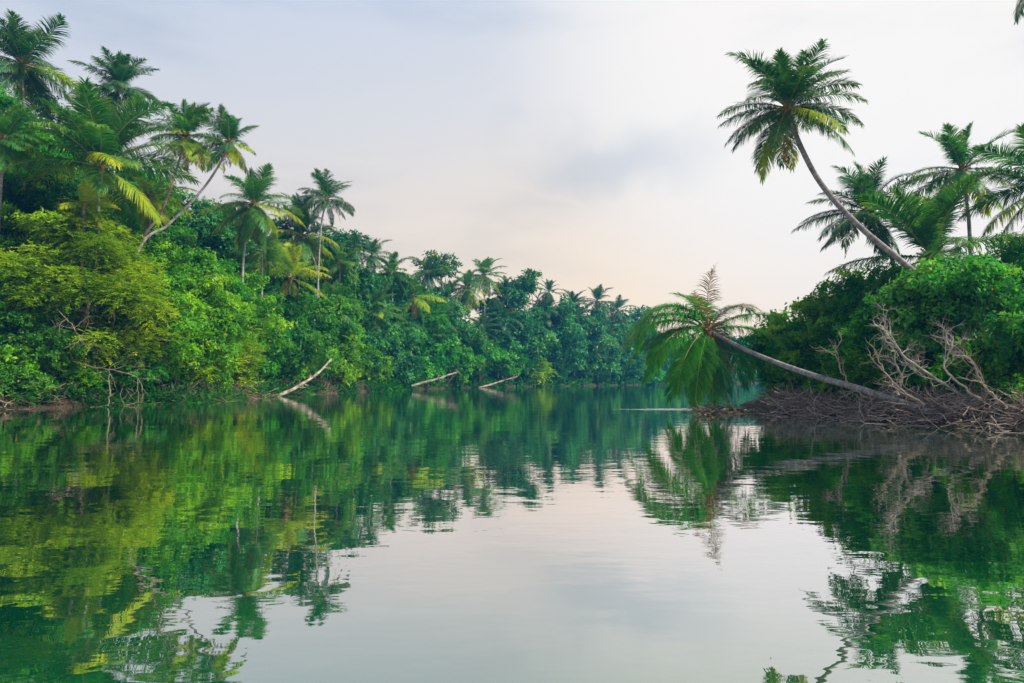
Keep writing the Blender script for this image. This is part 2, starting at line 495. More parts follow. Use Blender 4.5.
def ground(x, y):
    x = np.asarray(x, float); y = np.asarray(y, float)
    d = bank_dist(x, y) + 0.45 * np.sin(x * 0.9 + y * 0.35) + 0.3 * np.sin(x * 2.1 - y * 1.3) + 0.25 * np.sin(y * 2.3)
    hi = np.where(x > 12 + 0 * y, np.where(y < 150, 4.0, 8.0), 10.0)
    z = np.where(d > 0, 0.38 * (1 - np.exp(-np.maximum(d, 0) / 0.8)) + hi * (1 - np.exp(-np.maximum(d, 0) / 28.0)),
                 np.maximum(-1.6, d * 0.6))
    return z + np.where(d > 0.5, 0.12 * np.sin(x * 1.1) * np.sin(y * 0.8), 0)


def gz(x, y):
    return float(ground(np.array([x]), np.array([y]))[0])


def grid_sheet(name, xs, ys, zf, mat):
    X, Y = np.meshgrid(xs, ys)
    Z = zf(X, Y)
    V = np.stack([X, Y, Z], -1).reshape(-1, 3)
    nx = len(xs); i = np.arange(len(ys) - 1)[:, None] * nx; j = np.arange(nx - 1)[None]
    Q = np.stack([i + j, i + j + 1, i + nx + j + 1, i + nx + j], -1).reshape(-1, 4)
    b = MB(); b.add(V, Q)
    o = b.build(name, [mat], smooth=True)
    tag(o, kind='structure')
    return o


xs = np.concatenate([np.linspace(-1500, -130, 18)[:-1], np.linspace(-130, -60, 50)[:-1], np.linspace(-60, 60, 300)[:-1], np.linspace(60, 440, 90)[:-1], np.linspace(440, 1500, 14)])
ys = np.concatenate([np.linspace(-1500, -80, 12)[:-1], np.linspace(-80, 20, 70)[:-1], np.linspace(20, 110, 240)[:-1], np.linspace(110, 340, 150)[:-1], np.linspace(340, 1500, 16)])
grid_sheet('ground', xs, ys, ground, soil_mat())
wx = np.array([-1500., 1500.]); wyy = np.array([-1500., 1500.])
water = grid_sheet('river_water', wx, wyy, lambda X, Y: 0 * X, water_mat())


def haze():
    x0, x1, y0, y1, z0, z1 = -260, 330, -60, 420, -3.0, 44.0
    v = [(x, y, z) for z in (z0, z1) for y in (y0, y1) for x in (x0, x1)]
    f = [(0, 2, 3, 1), (4, 5, 7, 6), (0, 1, 5, 4), (2, 6, 7, 3), (0, 4, 6, 2), (1, 3, 7, 5)]
    me = bpy.data.meshes.new('haze'); me.from_pydata(v, [], f); me.update()
    m, N, L, out = new_mat('river_haze')
    pv = N.new('ShaderNodeVolumePrincipled')
    pv.inputs['Color'].default_value = (0.06, 0.38, 0.85, 1)
    pv.inputs['Density'].default_value = 0.00056
    pv.inputs['Anisotropy'].default_value = 0.2
    L.new(pv.outputs[0], out.inputs['Volume'])
    me.materials.append(m)
    o = bpy.data.objects.new('haze', me); COL.objects.link(o)
    tag(o, kind='stuff', label='thin blue haze hanging in the air over the river', cat='haze')


haze()

# ------------------------------------------------------------------ foliage
def leaf_quads(mb, P, D, Nn, size, tone, asp=0.42, mat=0):
    """rhombic, slightly folded leaves: P base points, D direction, Nn normal"""
    D = nrmz(D); W_ = nrmz(np.cross(D, Nn)); U = np.cross(W_, D)
    s = size[:, None]
    a = P
    b = P + D * s * 0.45 + W_ * s * asp * 0.5 + U * s * 0.05
    c = P + D * s - U * s * 0.10
    d = P + D * s * 0.45 - W_ * s * asp * 0.5 + U * s * 0.05
    V = np.stack([a, b, c, d], 1).reshape(-1, 3)
    Q = np.arange(len(P) * 4).reshape(-1, 4)
    mb.add(V, Q, np.repeat(tone, 4), mat)


def crown(mb, rg, C, Rx, Rz, leaf, style='round', dens=1.0, clump=0.25, skip=0.0, low=-1.0):
    """leaf clumps filling an ellipsoid (centre C). Returns clump centres."""
    n = int(46 * (0.30 / clump) ** 2)
    dirs = nrmz(rg.normal(size=(n, 3)))
    if low > -1: dirs[:, 2] = np.where(dirs[:, 2] < low, -dirs[:, 2] * 0.6, dirs[:, 2])
    rad = rg.uniform(0.45, 1.02, n) ** 0.8
    cc = dirs * rad[:, None] * np.array([Rx, Rx, Rz]) * (1 + rg.normal(0, 0.06, (n, 1)))
    if skip: cc = cc[rg.random(len(cc)) > skip]
    cc = np.vstack([cc, rg.normal(0, 0.30, (8, 3)) * np.array([Rx, Rx, Rz])])
    cr = rg.uniform(0.6, 1.3, len(cc)) * clump * (Rx * 0.6 + Rz * 0.4)
    cc = cc + C
    flat = {'round': 0.75, 'tier': 0.30, 'feather': 0.55, 'broad': 0.7}[style]
    for c, r in zip(cc, cr):
        area = 4 * math.pi * r * r * (0.4 + 0.6 * flat)
        lper = {'round': 7, 'tier': 9, 'feather': 12, 'broad': 7}[style]
        ll = {'round': 1.0, 'tier': 1.1, 'feather': 0.85, 'broad': 1.5}[style] * leaf
        k = max(6, int(dens * 1.25 * area / (lper * ll * ll * 0.30)))
        d = nrmz(rg.normal(size=(k, 3)))
        flip = rg.random(k) < 0.45
        d[:, 2] = np.where(flip, np.abs(d[:, 2]), d[:, 2])
        lump = 1 + 0.22 * np.sin(d[:, 0] * 5 + c[0]) * np.sin(d[:, 1] * 5 + c[1]) + 0.15 * np.sin(d[:, 2] * 7 + c[2])
        sp = c + d * (r * lump * rg.uniform(0.60, 1.25, k) ** 0.7 * np.where(rg.random(k) < .06, 1.25, 1.0))[:, None] * np.array([1, 1, flat])
        ax = nrmz(d * np.array([1, 1, 0.5]) + np.array([0, 0, 0.45 if style != 'feather' else 0.0]) + rg.normal(0, 0.35, (k, 3)))
        ct = rg.normal(0.5, 0.22)           # this clump's own shade of green
        st = ct + rg.normal(0, 0.10, k)
        if style == 'feather':
            # small leaves set along a drooping spray
            t = np.tile(np.arange(lper) / lper, k)
            A = np.repeat(ax, lper, 0); P = np.repeat(sp, lper, 0)
            P = P + A * (t * ll * 3.4)[:, None]
            P[:, 2] -= (t ** 2) * ll * 1.3
            side = nrmz(np.cross(A, np.array([0, 0, 1.0]))) * np.where(np.tile(np.arange(lper) % 2, k), 1, -1)[:, None]
            D = side + A * 0.6 + rg.normal(0, 0.25, A.shape)
            Nn = np.array([0, 0, 1.0]) + rg.normal(0, 0.45, A.shape)
        else:
            A = np.repeat(ax, lper, 0); P = np.repeat(sp, lper, 0) + rg.normal(0, ll * 0.30, (k * lper, 3))
            rd = nrmz(rg.normal(size=A.shape))
            D = nrmz(rd - A * (rd * A).sum(1)[:, None]) + A * rg.uniform(0.0, 0.7, (len(A), 1)) - np.array([0, 0, 0.25])
            Nn = A + rg.normal(0, 0.35, A.shape)
        tone = np.clip(np.repeat(st, lper) + rg.normal(0, 0.07, len(A)), 0.02, 0.97)
        tone = np.where(rg.random(len(A)) < 0.006, 0.999, tone)
        leaf_quads(mb, P, D, Nn, ll * rg.uniform(0.65, 1.25, len(A)), tone, 0.5 if style in ('round', 'broad') else 0.42)
    return cc


def wob(rg, a, b, n=7, amp=0.12, sag=0.0):
    t = np.linspace(0, 1, n)[:, None]
    L_ = np.linalg.norm(np.asarray(b) - np.asarray(a))
    p = np.asarray(a) * (1 - t) + np.asarray(b) * t
    w = rg.normal(0, amp * L_ * 0.3, (n, 3)) * np.sin(t * math.pi)
    p = p + np.cumsum(w, 0) * 0.5 * np.sin(t * math.pi)
    p[:, 2] -= (np.sin(t[:, 0] * math.pi)) * sag * L_
    return p


def skeleton(mb, rg, base, cc, C, H, rt, stems=1, lean=0.1):
    nl = 0
    for s in range(stems):
        off = rg.normal(0, 0.25 * (stems > 1), 3); off[2] = 0
        top = C + rg.normal(0, 0.12 * H, 3) * np.array([1, 1, 0.3]) + off * 3
        b = base + off - np.array([0, 0, 0.4])
        tr = wob(rg, b, top, 9, lean)
        mb.tube(tr, np.linspace(rt, rt * 0.45, 9) * (1 if stems == 1 else 0.65), 7)
        m = 9 if stems == 1 else 5
        for i in rg.choice(len(cc), min(m, len(cc)), replace=False):
            k = rg.integers(3, 8)
            mb.tube(wob(rg, tr[k], cc[i], 7, 0.22, -0.05), np.linspace(rt * 0.42, rt * 0.10, 7), 5)


def landward(px, D, need):
    """move a planting spot away from the viewer until it stands on dry land"""
    for _ in range(200):
        if bank_dist(np.array([(px - 512) / FPX * D]), np.array([D]))[0] >= need: return D
        D *= 1.01
    return D



def place_tree(px, py, D, Rm, style, mat, label, name='broadleaf_tree', group=None, stems=1, dens=1.0, clump=0.24,
               cat='tree', bark='bark', bottom=None, skip=0.0, low=-1.0, leafk=1.0, cfrac=None, lean=0.1):
    seed = abs(int(px * 131 + py * 17 + D * 7)) % 99991
    D = landward(px, D, 1.2 if 'shrub' in name or stems > 1 else 2.5)
    rg = np.random.default_rng(seed)
    top = at(px, py, D)
    x, y = top[0], D
    g = max(gz(x, y), -0.3)
    H = max(top[2] - g, 2.0)
    zb = g + (0.15 if bottom is None else bottom) if (cfrac is None) else g + H * (1 - cfrac)
    Rz = (top[2] - zb) / 2 * 0.96
    C = np.array([x, y, (top[2] + zb) / 2])
    leaf = max(0.17, D * 0.0048) * leafk
    root = empty(name, (x, y, g))
    base = np.array([x, y, g])
    mb = MB()
    cc = crown(mb, rg, C, Rm, Rz, leaf, style, dens, clump, skip, low)
    sk = MB()
    skeleton(sk, rg, base, cc, C, H, 0.05 * Rm + 0.04, stems, lean)
    sk.build('trunk', [M[bark]], root, True, base)
    mb.build('crown', [M[mat]], root, False, base)
    tag(root, label, cat, group)
    return root


# ------------------------------------------------------------------ palms
def frond(L_, elev, droop, seed, leaf_len=0.85, n=62, hang=0.6, curl=0.0, sparse=0.0, width=0.055, bend=1.5, vee=0.35):
    """one feather frond growing along +X from the origin; leaflet angle, hang and gaps vary"""
    rg = np.random.default_rng(seed)
    mb = MB()
    K = 26
    t = np.linspace(0, 1, K)
    el = elev - droop * t ** bend
    az = curl * t ** 2
    T = np.stack([np.cos(el) * np.cos(az), np.cos(el) * np.sin(az), np.sin(el)], 1)
    P = np.vstack([[0, 0, 0], np.cumsum((T[1:] + T[:-1]) / 2, 0) * L_ / (K - 1)])
    rad = 0.034 * (1 - t) ** 0.8 * (L_ / 4.5) + 0.006
    rad[:2] *= 2.0
    mb.tube(P, rad, 4, 0.5, 1)
    for s in (-1, 1):
        u = np.linspace(0.15, 0.995, n) + rg.normal(0, 0.004, n)
        u = np.clip(u, 0.1, 1)
        if sparse: u = u[rg.random(n) > sparse]
        m = len(u)
        idx = u * (K - 1)
        base = np.stack([np.interp(idx, np.arange(K), P[:, c]) for c in range(3)], 1)
        Tt = nrmz(np.stack([np.interp(idx, np.arange(K), T[:, c]) for c in range(3)], 1))
        side = nrmz(np.stack([-np.sin(np.interp(u, t, az)), np.cos(np.interp(u, t, az)), 0 * u], 1)) * s
        up = np.cross(Tt, side) * s
        up = np.where(up[:, 2:3] < 0, -up, up) if abs(elev) < 1.2 else up
        ll = leaf_len * (0.45 + 0.75 * np.sin(np.clip((u - 0.05) * 1.15, 0, 1) * math.pi) ** 0.8) * (L_ / 4.5)
        ll = np.maximum(ll, 0.28 * leaf_len) * rg.uniform(0.85, 1.12, m)
        ph = rg.uniform(0, 6.28, 3)
        lo = np.sin(u * 23 + ph[0]) * 0.5 + np.sin(u * 41 + ph[1]) * 0.35 + np.sin(u * 67 + ph[2]) * 0.25
        fwd = 0.35 + 0.75 * u ** 2 + rg.normal(0, 0.09, m) + 0.16 * lo
        D0 = nrmz(side * np.cos(fwd)[:, None] + Tt * np.sin(fwd)[:, None] + up * (vee + rg.normal(0, 0.08, m))[:, None])
        h = hang * np.maximum(0.15, 0.6 + 0.8 * rg.random(m) + 0.45 * np.roll(lo, 3))
        Wd = nrmz(Tt * np.cos(fwd)[:, None] - side * np.sin(fwd)[:, None]) * (width * 0.5)
        pts = [base]
        d = D0.copy(); p = base
        for k in range(4):
            p = p + d * (ll / 4)[:, None]
            pts.append(p)
            d = nrmz(d - np.array([0, 0, 1.0]) * (h * (0.35 + 0.22 * k))[:, None])
        wf = [0.55, 1.0, 0.9, 0.6, 0.12]
        V = []
        for q, w in zip(pts, wf):
            V += [q + Wd * w, q - Wd * w]
        V = np.stack(V, 1)      # m,10,3
        b0 = (np.arange(m) * 10)[:, None]
        Q = np.concatenate([b0 + np.array([[2 * k, 2 * k + 1, 2 * k + 3, 2 * k + 2]]) for k in range(4)], 0)
        tone = np.clip(rg.normal(0.5, 0.12, m) + 0.15 * (u - 0.5), 0.02, 0.97)
        tt = np.repeat(tone, 10).reshape(m, 10)
        tt[:, 6:] += 0.12
        tt[:, 8:] += 0.25  # paler tips: light shining through, painted into the tone
        mb.add(V.reshape(-1, 3), Q, np.clip(tt.reshape(-1), 0, 0.98), 0)
    return mb


# families of fronds by age: spear, upright, spreading, arching, hanging, dead
CL = [  # elev, droop, hang, vee, len
    (R(84), R(30), 0.25, 0.45, 0.72),
    (R(68), R(42), 0.35, 0.40, 0.90),
    (R(50), R(52), 0.50, 0.3, 0.97),
    (R(28), R(50), 0.65, 0.2, 1.0),
    (R(6), R(42), 0.80, 0.1, 1.0),
    (R(-20), R(34), 0.95, 0.0, 1.0),
    (R(-48), R(24), 0.95, 0.0, 0.96),
]
FR = {}
for ci, (e, d, h, v, l) in enumerate(CL):
    for k in range(4):
        rg = np.random.default_rng(ci * 10 + k)
        FR[ci, k] = frond(4.3 * l * rg.uniform(0.92, 1.06), e + rg.normal(0, 0.07), d * rg.uniform(0.85, 1.2), ci * 10 + k, hang=h, vee=v,
                          curl=rg.normal(0, 0.25), n=112, leaf_len=1.0, width=0.046, sparse=0.06 + 0.22 * (k == 3))
FR['dead', 0] = frond(3.5, R(-60), R(22), 91, hang=1.2, vee=-0.1, n=40, sparse=0.3, leaf_len=0.7)
FR['dead', 1] = frond(3.8, R(-45), R(38), 92, hang=1.2, vee=-0.1, n=40, sparse=0.35, leaf_len=0.7)
FMESH = {}


def frond_mesh(key, mat):
    if (key, mat) not in FMESH:
        FMESH[key, mat] = FR[key].mesh('frond', [M[mat], M['rachis_dead' if mat == 'palm_dead' else 'rachis']])
    return FMESH[key, mat]


def heart_mb(sc, rg):
    """knot of fibrous leaf bases at the top of the trunk"""
    mb = MB()
    mb.tube([(0, 0, -0.55 * sc), (0, 0, -0.2 * sc), (0, 0, 0.15 * sc), (0, 0, 0.5 * sc)], np.array([0.13, 0.24, 0.22, 0.06]) * sc, 9)
    for i in range(14):
        a = i * 2.4
        e = rg.uniform(-0.2, 1.2)
        d = np.array([math.cos(a) * math.cos(e), math.sin(a) * math.cos(e), math.sin(e)])
        mb.tube([d * 0.1, d * 0.35 * sc, d * 0.65 * sc], np.array([0.07, 0.05, 0.03]) * sc, 5)
    return mb


def nut_mb(r):
    mb = MB()
    t = np.linspace(0, math.pi, 7)
    mb.tube(np.stack([0 * t, 0 * t, -r * 1.25 * np.cos(t)], 1), np.maximum(r * np.sin(t), 0.004), 8)
    return mb


def palm(crown_px, D, r_px, base, label, mat='palm', n=24, trunk=None, tm='palm_trunk', seed=0, classes=None, dead=2, yellow=0,
         detailed=True, nuts=0, rt=0.15, group=None, az0=0.0, upright=0.0, tilt=0.13, azj=0.4):
    """crown_px: photo pixel of the crown's heart at depth D; base: (px, depth) of the foot; trunk: extra (px,py,D)"""
    rg = np.random.default_rng(seed + 500)
    D2 = landward(base[0], base[1], 1.5)
    k_ = D2 / base[1]
    D = D * k_; base = (base[0], D2); trunk = [(a, b, c * k_) for a, b, c in (trunk or [])]
    top = at(*crown_px, D)
    bx = (base[0] - 512) / FPX * base[1] / (math.cos(PITCH))
    b = np.array([bx, base[1], 0.0]); b[2] = max(gz(b[0], b[1]), -0.2)
    pts = [b - np.array([0, 0, 0.3])] + [at(*q) for q in (trunk or [])] + [top]
    sc = r_px * D / FPX / 3.9
    root = empty('coconut_palm', b)
    tag(root, label, 'palm tree', group)
    path = smooth_path(pts, 40)
    t = np.linspace(0, 1, 40)
    rad = rt * (1 - 0.32 * t) + rt * 0.7 * np.exp(-t * 22)
    mb = MB(); mb.tube(path, rad, 10, np.repeat(t, 10))
    mb.build('trunk', [M[tm]], root, True, b)
    loc = top - b
    tx, ty = rg.normal(0, tilt, 2)
    n = int(n * rg.uniform(1.05, 1.4))
    pw = rg.uniform(0.62, 0.98) + upright
    allf = MB()
    for i in range(n):
        f = (i + 0.5) / n
        ci = min(6, int((f ** pw) * 6.9)) if classes is None else classes[i % len(classes)]
        az = az0 + i * 2.39996 + rg.normal(0, azj)
        k = int(rg.integers(0, 4))
        s = sc * rg.uniform(0.80, 1.12)
        m_ = mat
        if yellow and ci >= 4 and rg.random() < yellow: m_ = 'palm_yellow'
        if detailed:
            o = bpy.data.objects.new('frond', frond_mesh((ci, k), m_)); COL.objects.link(o)
            o.parent = root; o.location = tuple(loc); o.rotation_euler = (rg.normal(tx, 0.10), rg.normal(ty, 0.10), az); o.scale = (s, s, s)
        else:
            allf.merge(FR[ci, k], loc, az, s)
    for i in range(dead):
        az = rg.uniform(0, 6.28)
        k = int(rg.integers(0, 2))
        if detailed:
            o = bpy.data.objects.new('frond', frond_mesh(('dead', k), 'palm_dead')); COL.objects.link(o)
            o['label'] = 'dead brown frond hanging down the trunk'
            o.parent = root; o.location = tuple(loc); o.rotation_euler = (0, 0, az); o.scale = (sc * .95,) * 3
    if not detailed:
        allf.build('crown', [M[mat], M['rachis']], root)
    else:
        h = heart_mb(sc, rg).build('crown_heart', [M['coir']], root, True); h.location = tuple(loc)
        for i in range(nuts):
            a = rg.uniform(0, 6.28)
            o = nut_mb(0.13 * sc).build('coconut', [M['coconut']], root, True)
            o.location = (loc[0] + 0.32 * sc * math.cos(a), loc[1] + 0.32 * sc * math.sin(a), loc[2] - rg.uniform(0.2, 0.6) * sc)
    return root


# --- palms of the left bank
palm((22, 64), 60, 58, (30, 61), 'tallest palm at the far left, dark crown above all the other trees', 'palm_dark', 26, seed=1, dead=2, yellow=.35, nuts=4)
palm((118, 88), 68, 42, (105, 67), 'dark palm crown between the tallest left palm and the pair by the leaning trunk', 'palm_dark', 24, seed=2, dead=0)
palm((100, 166), 52, 84, (92, 52), 'big bushy palm with long yellow-green arching fronds below the dark crowns at left', 'palm', 26, seed=3, classes=[0, 1, 2, 3, 2, 4, 1, 3, 2, 4, 5], azj=.15, tilt=.03, dead=0, yellow=.6)
palm((185, 136), 61, 42, (128, 58), 'palm with drooping brown skirt just left of the slim leaning palm', 'palm', 28, trunk=[(140, 250, 58), (160, 215, 59), (176, 172, 60)], seed=4, dead=5, yellow=.5, nuts=5, tm='palm_trunk_brown', rt=.13)
palm((229, 143), 58, 36, (105, 55), 'slim palm leaning right on a long curved trunk against the sky', 'palm_dark', 24, yellow=.3, trunk=[(138, 252, 56), (168, 225, 57), (202, 190, 57.5), (222, 160, 58)], seed=5, dead=3, rt=.13)
palm((150, 196), 63, 40, (146, 63), 'palm with hanging yellow fronds at the foot of the leaning trunk', 'palm_yellow', 18, seed=6, classes=[2, 3, 4, 5, 5, 4, 6], dead=2)
palm((84, 205), 50, 28, (80, 50), 'small yellow palm under the big bushy palm at left', 'palm_yellow', 14, seed=7, classes=[1, 3, 4, 5, 5], dead=0)
palm((4, 140), 50, 48, (-10, 50), 'bright green palm at the left edge below the tallest palm', 'palm', 20, seed=8, dead=0, yellow=.4)
palm((254, 204), 72, 44, (240, 71), 'palm with pale trunk standing between the leaning palm and the sunken skyline', 'palm', 26, trunk=[(243, 265, 71), (247, 235, 72)], seed=9, dead=3, yellow=.5, nuts=4)
palm((327, 199), 86, 31, (315, 86), 'dark palm rising highest above the middle of the left bank', 'palm_dark', 24, trunk=[(320, 240, 86)], seed=10, dead=1)
palm((302, 236), 78, 36, (322, 78), 'yellowing palm just below and left of the dark middle palm', 'palm', 24, trunk=[(318, 285, 78), (312, 255, 78)], seed=11, dead=2, yellow=.7)
palm((290, 278), 70, 42, (286, 70), 'low spreading yellow-green palm above the mounded bushes', 'palm_yellow', 18, seed=12, classes=[0, 1, 2, 3, 3, 4, 5], dead=1)
palm((372, 312), 93, 31, (362, 93), 'palm with bare pale trunk low on the slope above the second driftwood log', 'palm', 24, trunk=[(363, 345, 93)], seed=13, dead=3, yellow=.2, nuts=3)
palm((372, 256), 107, 23, (376, 107), 'small dark palm on the skyline right of the highest middle palm', 'palm_dark', 20, seed=14, dead=0)
palm((220, 266), 80, 32, (216, 80), 'hazy blue-green palm below the pale trunked palm', 'palm_dark', 20, seed=15, classes=[1, 2, 3, 3, 4], dead=0)
palm((413, 296), 112, 27, (410, 112), 'bushy palm on the slope between the umbrella tree and the small skyline palm', 'palm', 22, seed=16, dead=2, yellow=.4)
palm((340, 262), 96, 26, (338, 96), 'mid green palm half sunk in trees below the highest middle palm', 'palm', 20, seed=17, dead=0)
palm((300, 215), 92, 26, (298, 92), 'dark palm tucked behind the yellowing palm', 'palm_dark', 20, seed=18, dead=0)
palm((468, 288), 126, 24, (464, 126), 'palm with pale trunk and one yellow side, left of the close pair', 'palm', 24, trunk=[(465, 320, 126)], seed=19, dead=2, yellow=.5)
palm((484, 275), 130, 23, (486, 130), 'right palm of the close pair on the far skyline', 'palm', 24, seed=20, dead=1, yellow=.3)
# far palms, too small to tell their fronds apart
far = [((549, 292), 152, 13, (548, 152), 'small dark palm poking above the far skyline between two umbrella trees', 'palm_dark'),
       ((597, 301), 170, 16, (598, 170), 'bluish palm on the far skyline left of the fallen palm', 'palm_dark'),
       ((500, 318), 142, 20, (498, 142), 'hazy palm below the second umbrella tree', 'palm_dark'),
       ((526, 338), 150, 18, (548, 150), 'far palm with slanting trunk above the yellow clump', 'palm_dark'),
       ((572, 322), 160, 18, (566, 160), 'hazy palm with drooping crown right of the slanting trunk', 'palm_dark'),
       ((604, 338), 172, 18, (590, 172), 'hazy palm on a pale leaning trunk near the end of the far bank', 'palm_dark'),
       ((628, 336), 186, 16, (632, 186), 'last hazy palm before the fallen palm covers the far bank', 'palm_dark'),
       ((440, 318), 122, 21, (438, 122), 'drooping palm on the slope below the first umbrella tree', 'palm'),
       ((396, 322), 108, 20, (398, 108), 'low palm right of the bare trunked palm', 'palm'),
       ((450, 296), 128, 18, (450, 128), 'dark palm between the first umbrella tree and the close pair', 'palm_dark'),
       ((545, 312), 156, 16, (545, 156), 'hazy palm beneath the small dark skyline palm', 'palm_dark'),
       ((428, 272), 124, 18, (426, 124), 'dark palm just left of the first umbrella tree', 'palm_dark'),
       ((392, 272), 116, 20, (394, 116), 'palm on the skyline between the small dark palm and the first umbrella tree', 'palm'),
       ((356, 250), 104, 19, (354, 104), 'palm half hidden right of the highest middle palm', 'palm_dark'),
       ((506, 292), 148, 17, (508, 148), 'palm on the skyline between the close pair and the second umbrella tree', 'palm_dark'),
       ((574, 304), 168, 15, (574, 168), 'small palm on the far skyline left of the bluish one', 'palm_dark'),
       ((618, 310), 182, 15, (616, 182), 'small palm on the far skyline right of the bluish one', 'palm_dark'),
       ((482, 330), 138, 19, (484, 138), 'shaded palm in the slope under the close pair', 'palm_dark'),
       ((430, 342), 124, 19, (428, 124), 'shaded palm low on the slope past the teal shrub', 'palm_dark'),
       ((512, 352), 152, 17, (514, 152), 'low hazy palm just left of the yellow clump', 'palm'),
       ((588, 344), 176, 16, (586, 176), 'low hazy palm left of the pale leaning trunk', 'palm_dark'),
       ((262, 250), 76, 26, (262, 76), 'green palm under the crown of the pale trunked palm', 'palm'),
       ((332, 306), 90, 26, (330, 90), 'green palm low behind the mounded tree', 'palm')]
for i, (c, D, r, b, lab, mt) in enumerate(far):
    palm(c, D * .93, r * 1.2, (b[0], b[1] * .93), lab, mt, 20, seed=40 + i, detailed=False, dead=0, rt=.17)

# --- palms of the right bank
palm((787, 108), 33, 69, (1040, 30), 'big palm leaning out left on a long grey curved trunk against the bright sky', 'palm_dark', 34,
     trunk=[(1012, 357, 30.5), (962, 312, 31), (905, 264, 32), (858, 225, 32.5), (822, 185, 33), (800, 145, 33)], seed=61, dead=2, yellow=.15, nuts=5, rt=.17, tilt=0.02, azj=0.12,
     classes=[1, 3, 2, 4, 5, 3, 2, 6, 4, 1, 3, 5, 2, 4, 0, 3, 6, 4, 5])
palm((868, 212), 42, 58, (905, 42), 'palm behind the big leaning trunk with wispy brown-tipped fronds', 'palm_dark', 24, trunk=[(893, 262, 42), (878, 235, 42)], seed=62, dead=2)
palm((932, 258), 37, 92, (940, 37), 'bushy young palm with dense upright fronds beside the leaning trunk', 'palm', 15, seed=63, azj=.15, tilt=0.03, classes=[0, 1, 1, 0, 1, 3, 2, 4, 1, 5], dead=0)
palm((962, 170), 48, 58, (975, 48), 'palm on a thin upright trunk behind the bushy young palm', 'palm', 17, trunk=[(970, 240, 48), (967, 205, 48)], seed=64, dead=3, yellow=.4, nuts=3)
palm((1050, 186), 38, 76, (1075, 38), 'palm at the right edge reaching yellow fronds into the picture', 'palm', 17, seed=65, dead=1, yellow=.7, az0=.6)
palm((1047, -40), 24, 80, (1120, 24), 'palm above the top right corner showing only a frond tip', 'palm_dark', 20, seed=66, dead=0, trunk=[(1075, 60, 24)], classes=[2, 3, 4, 5])


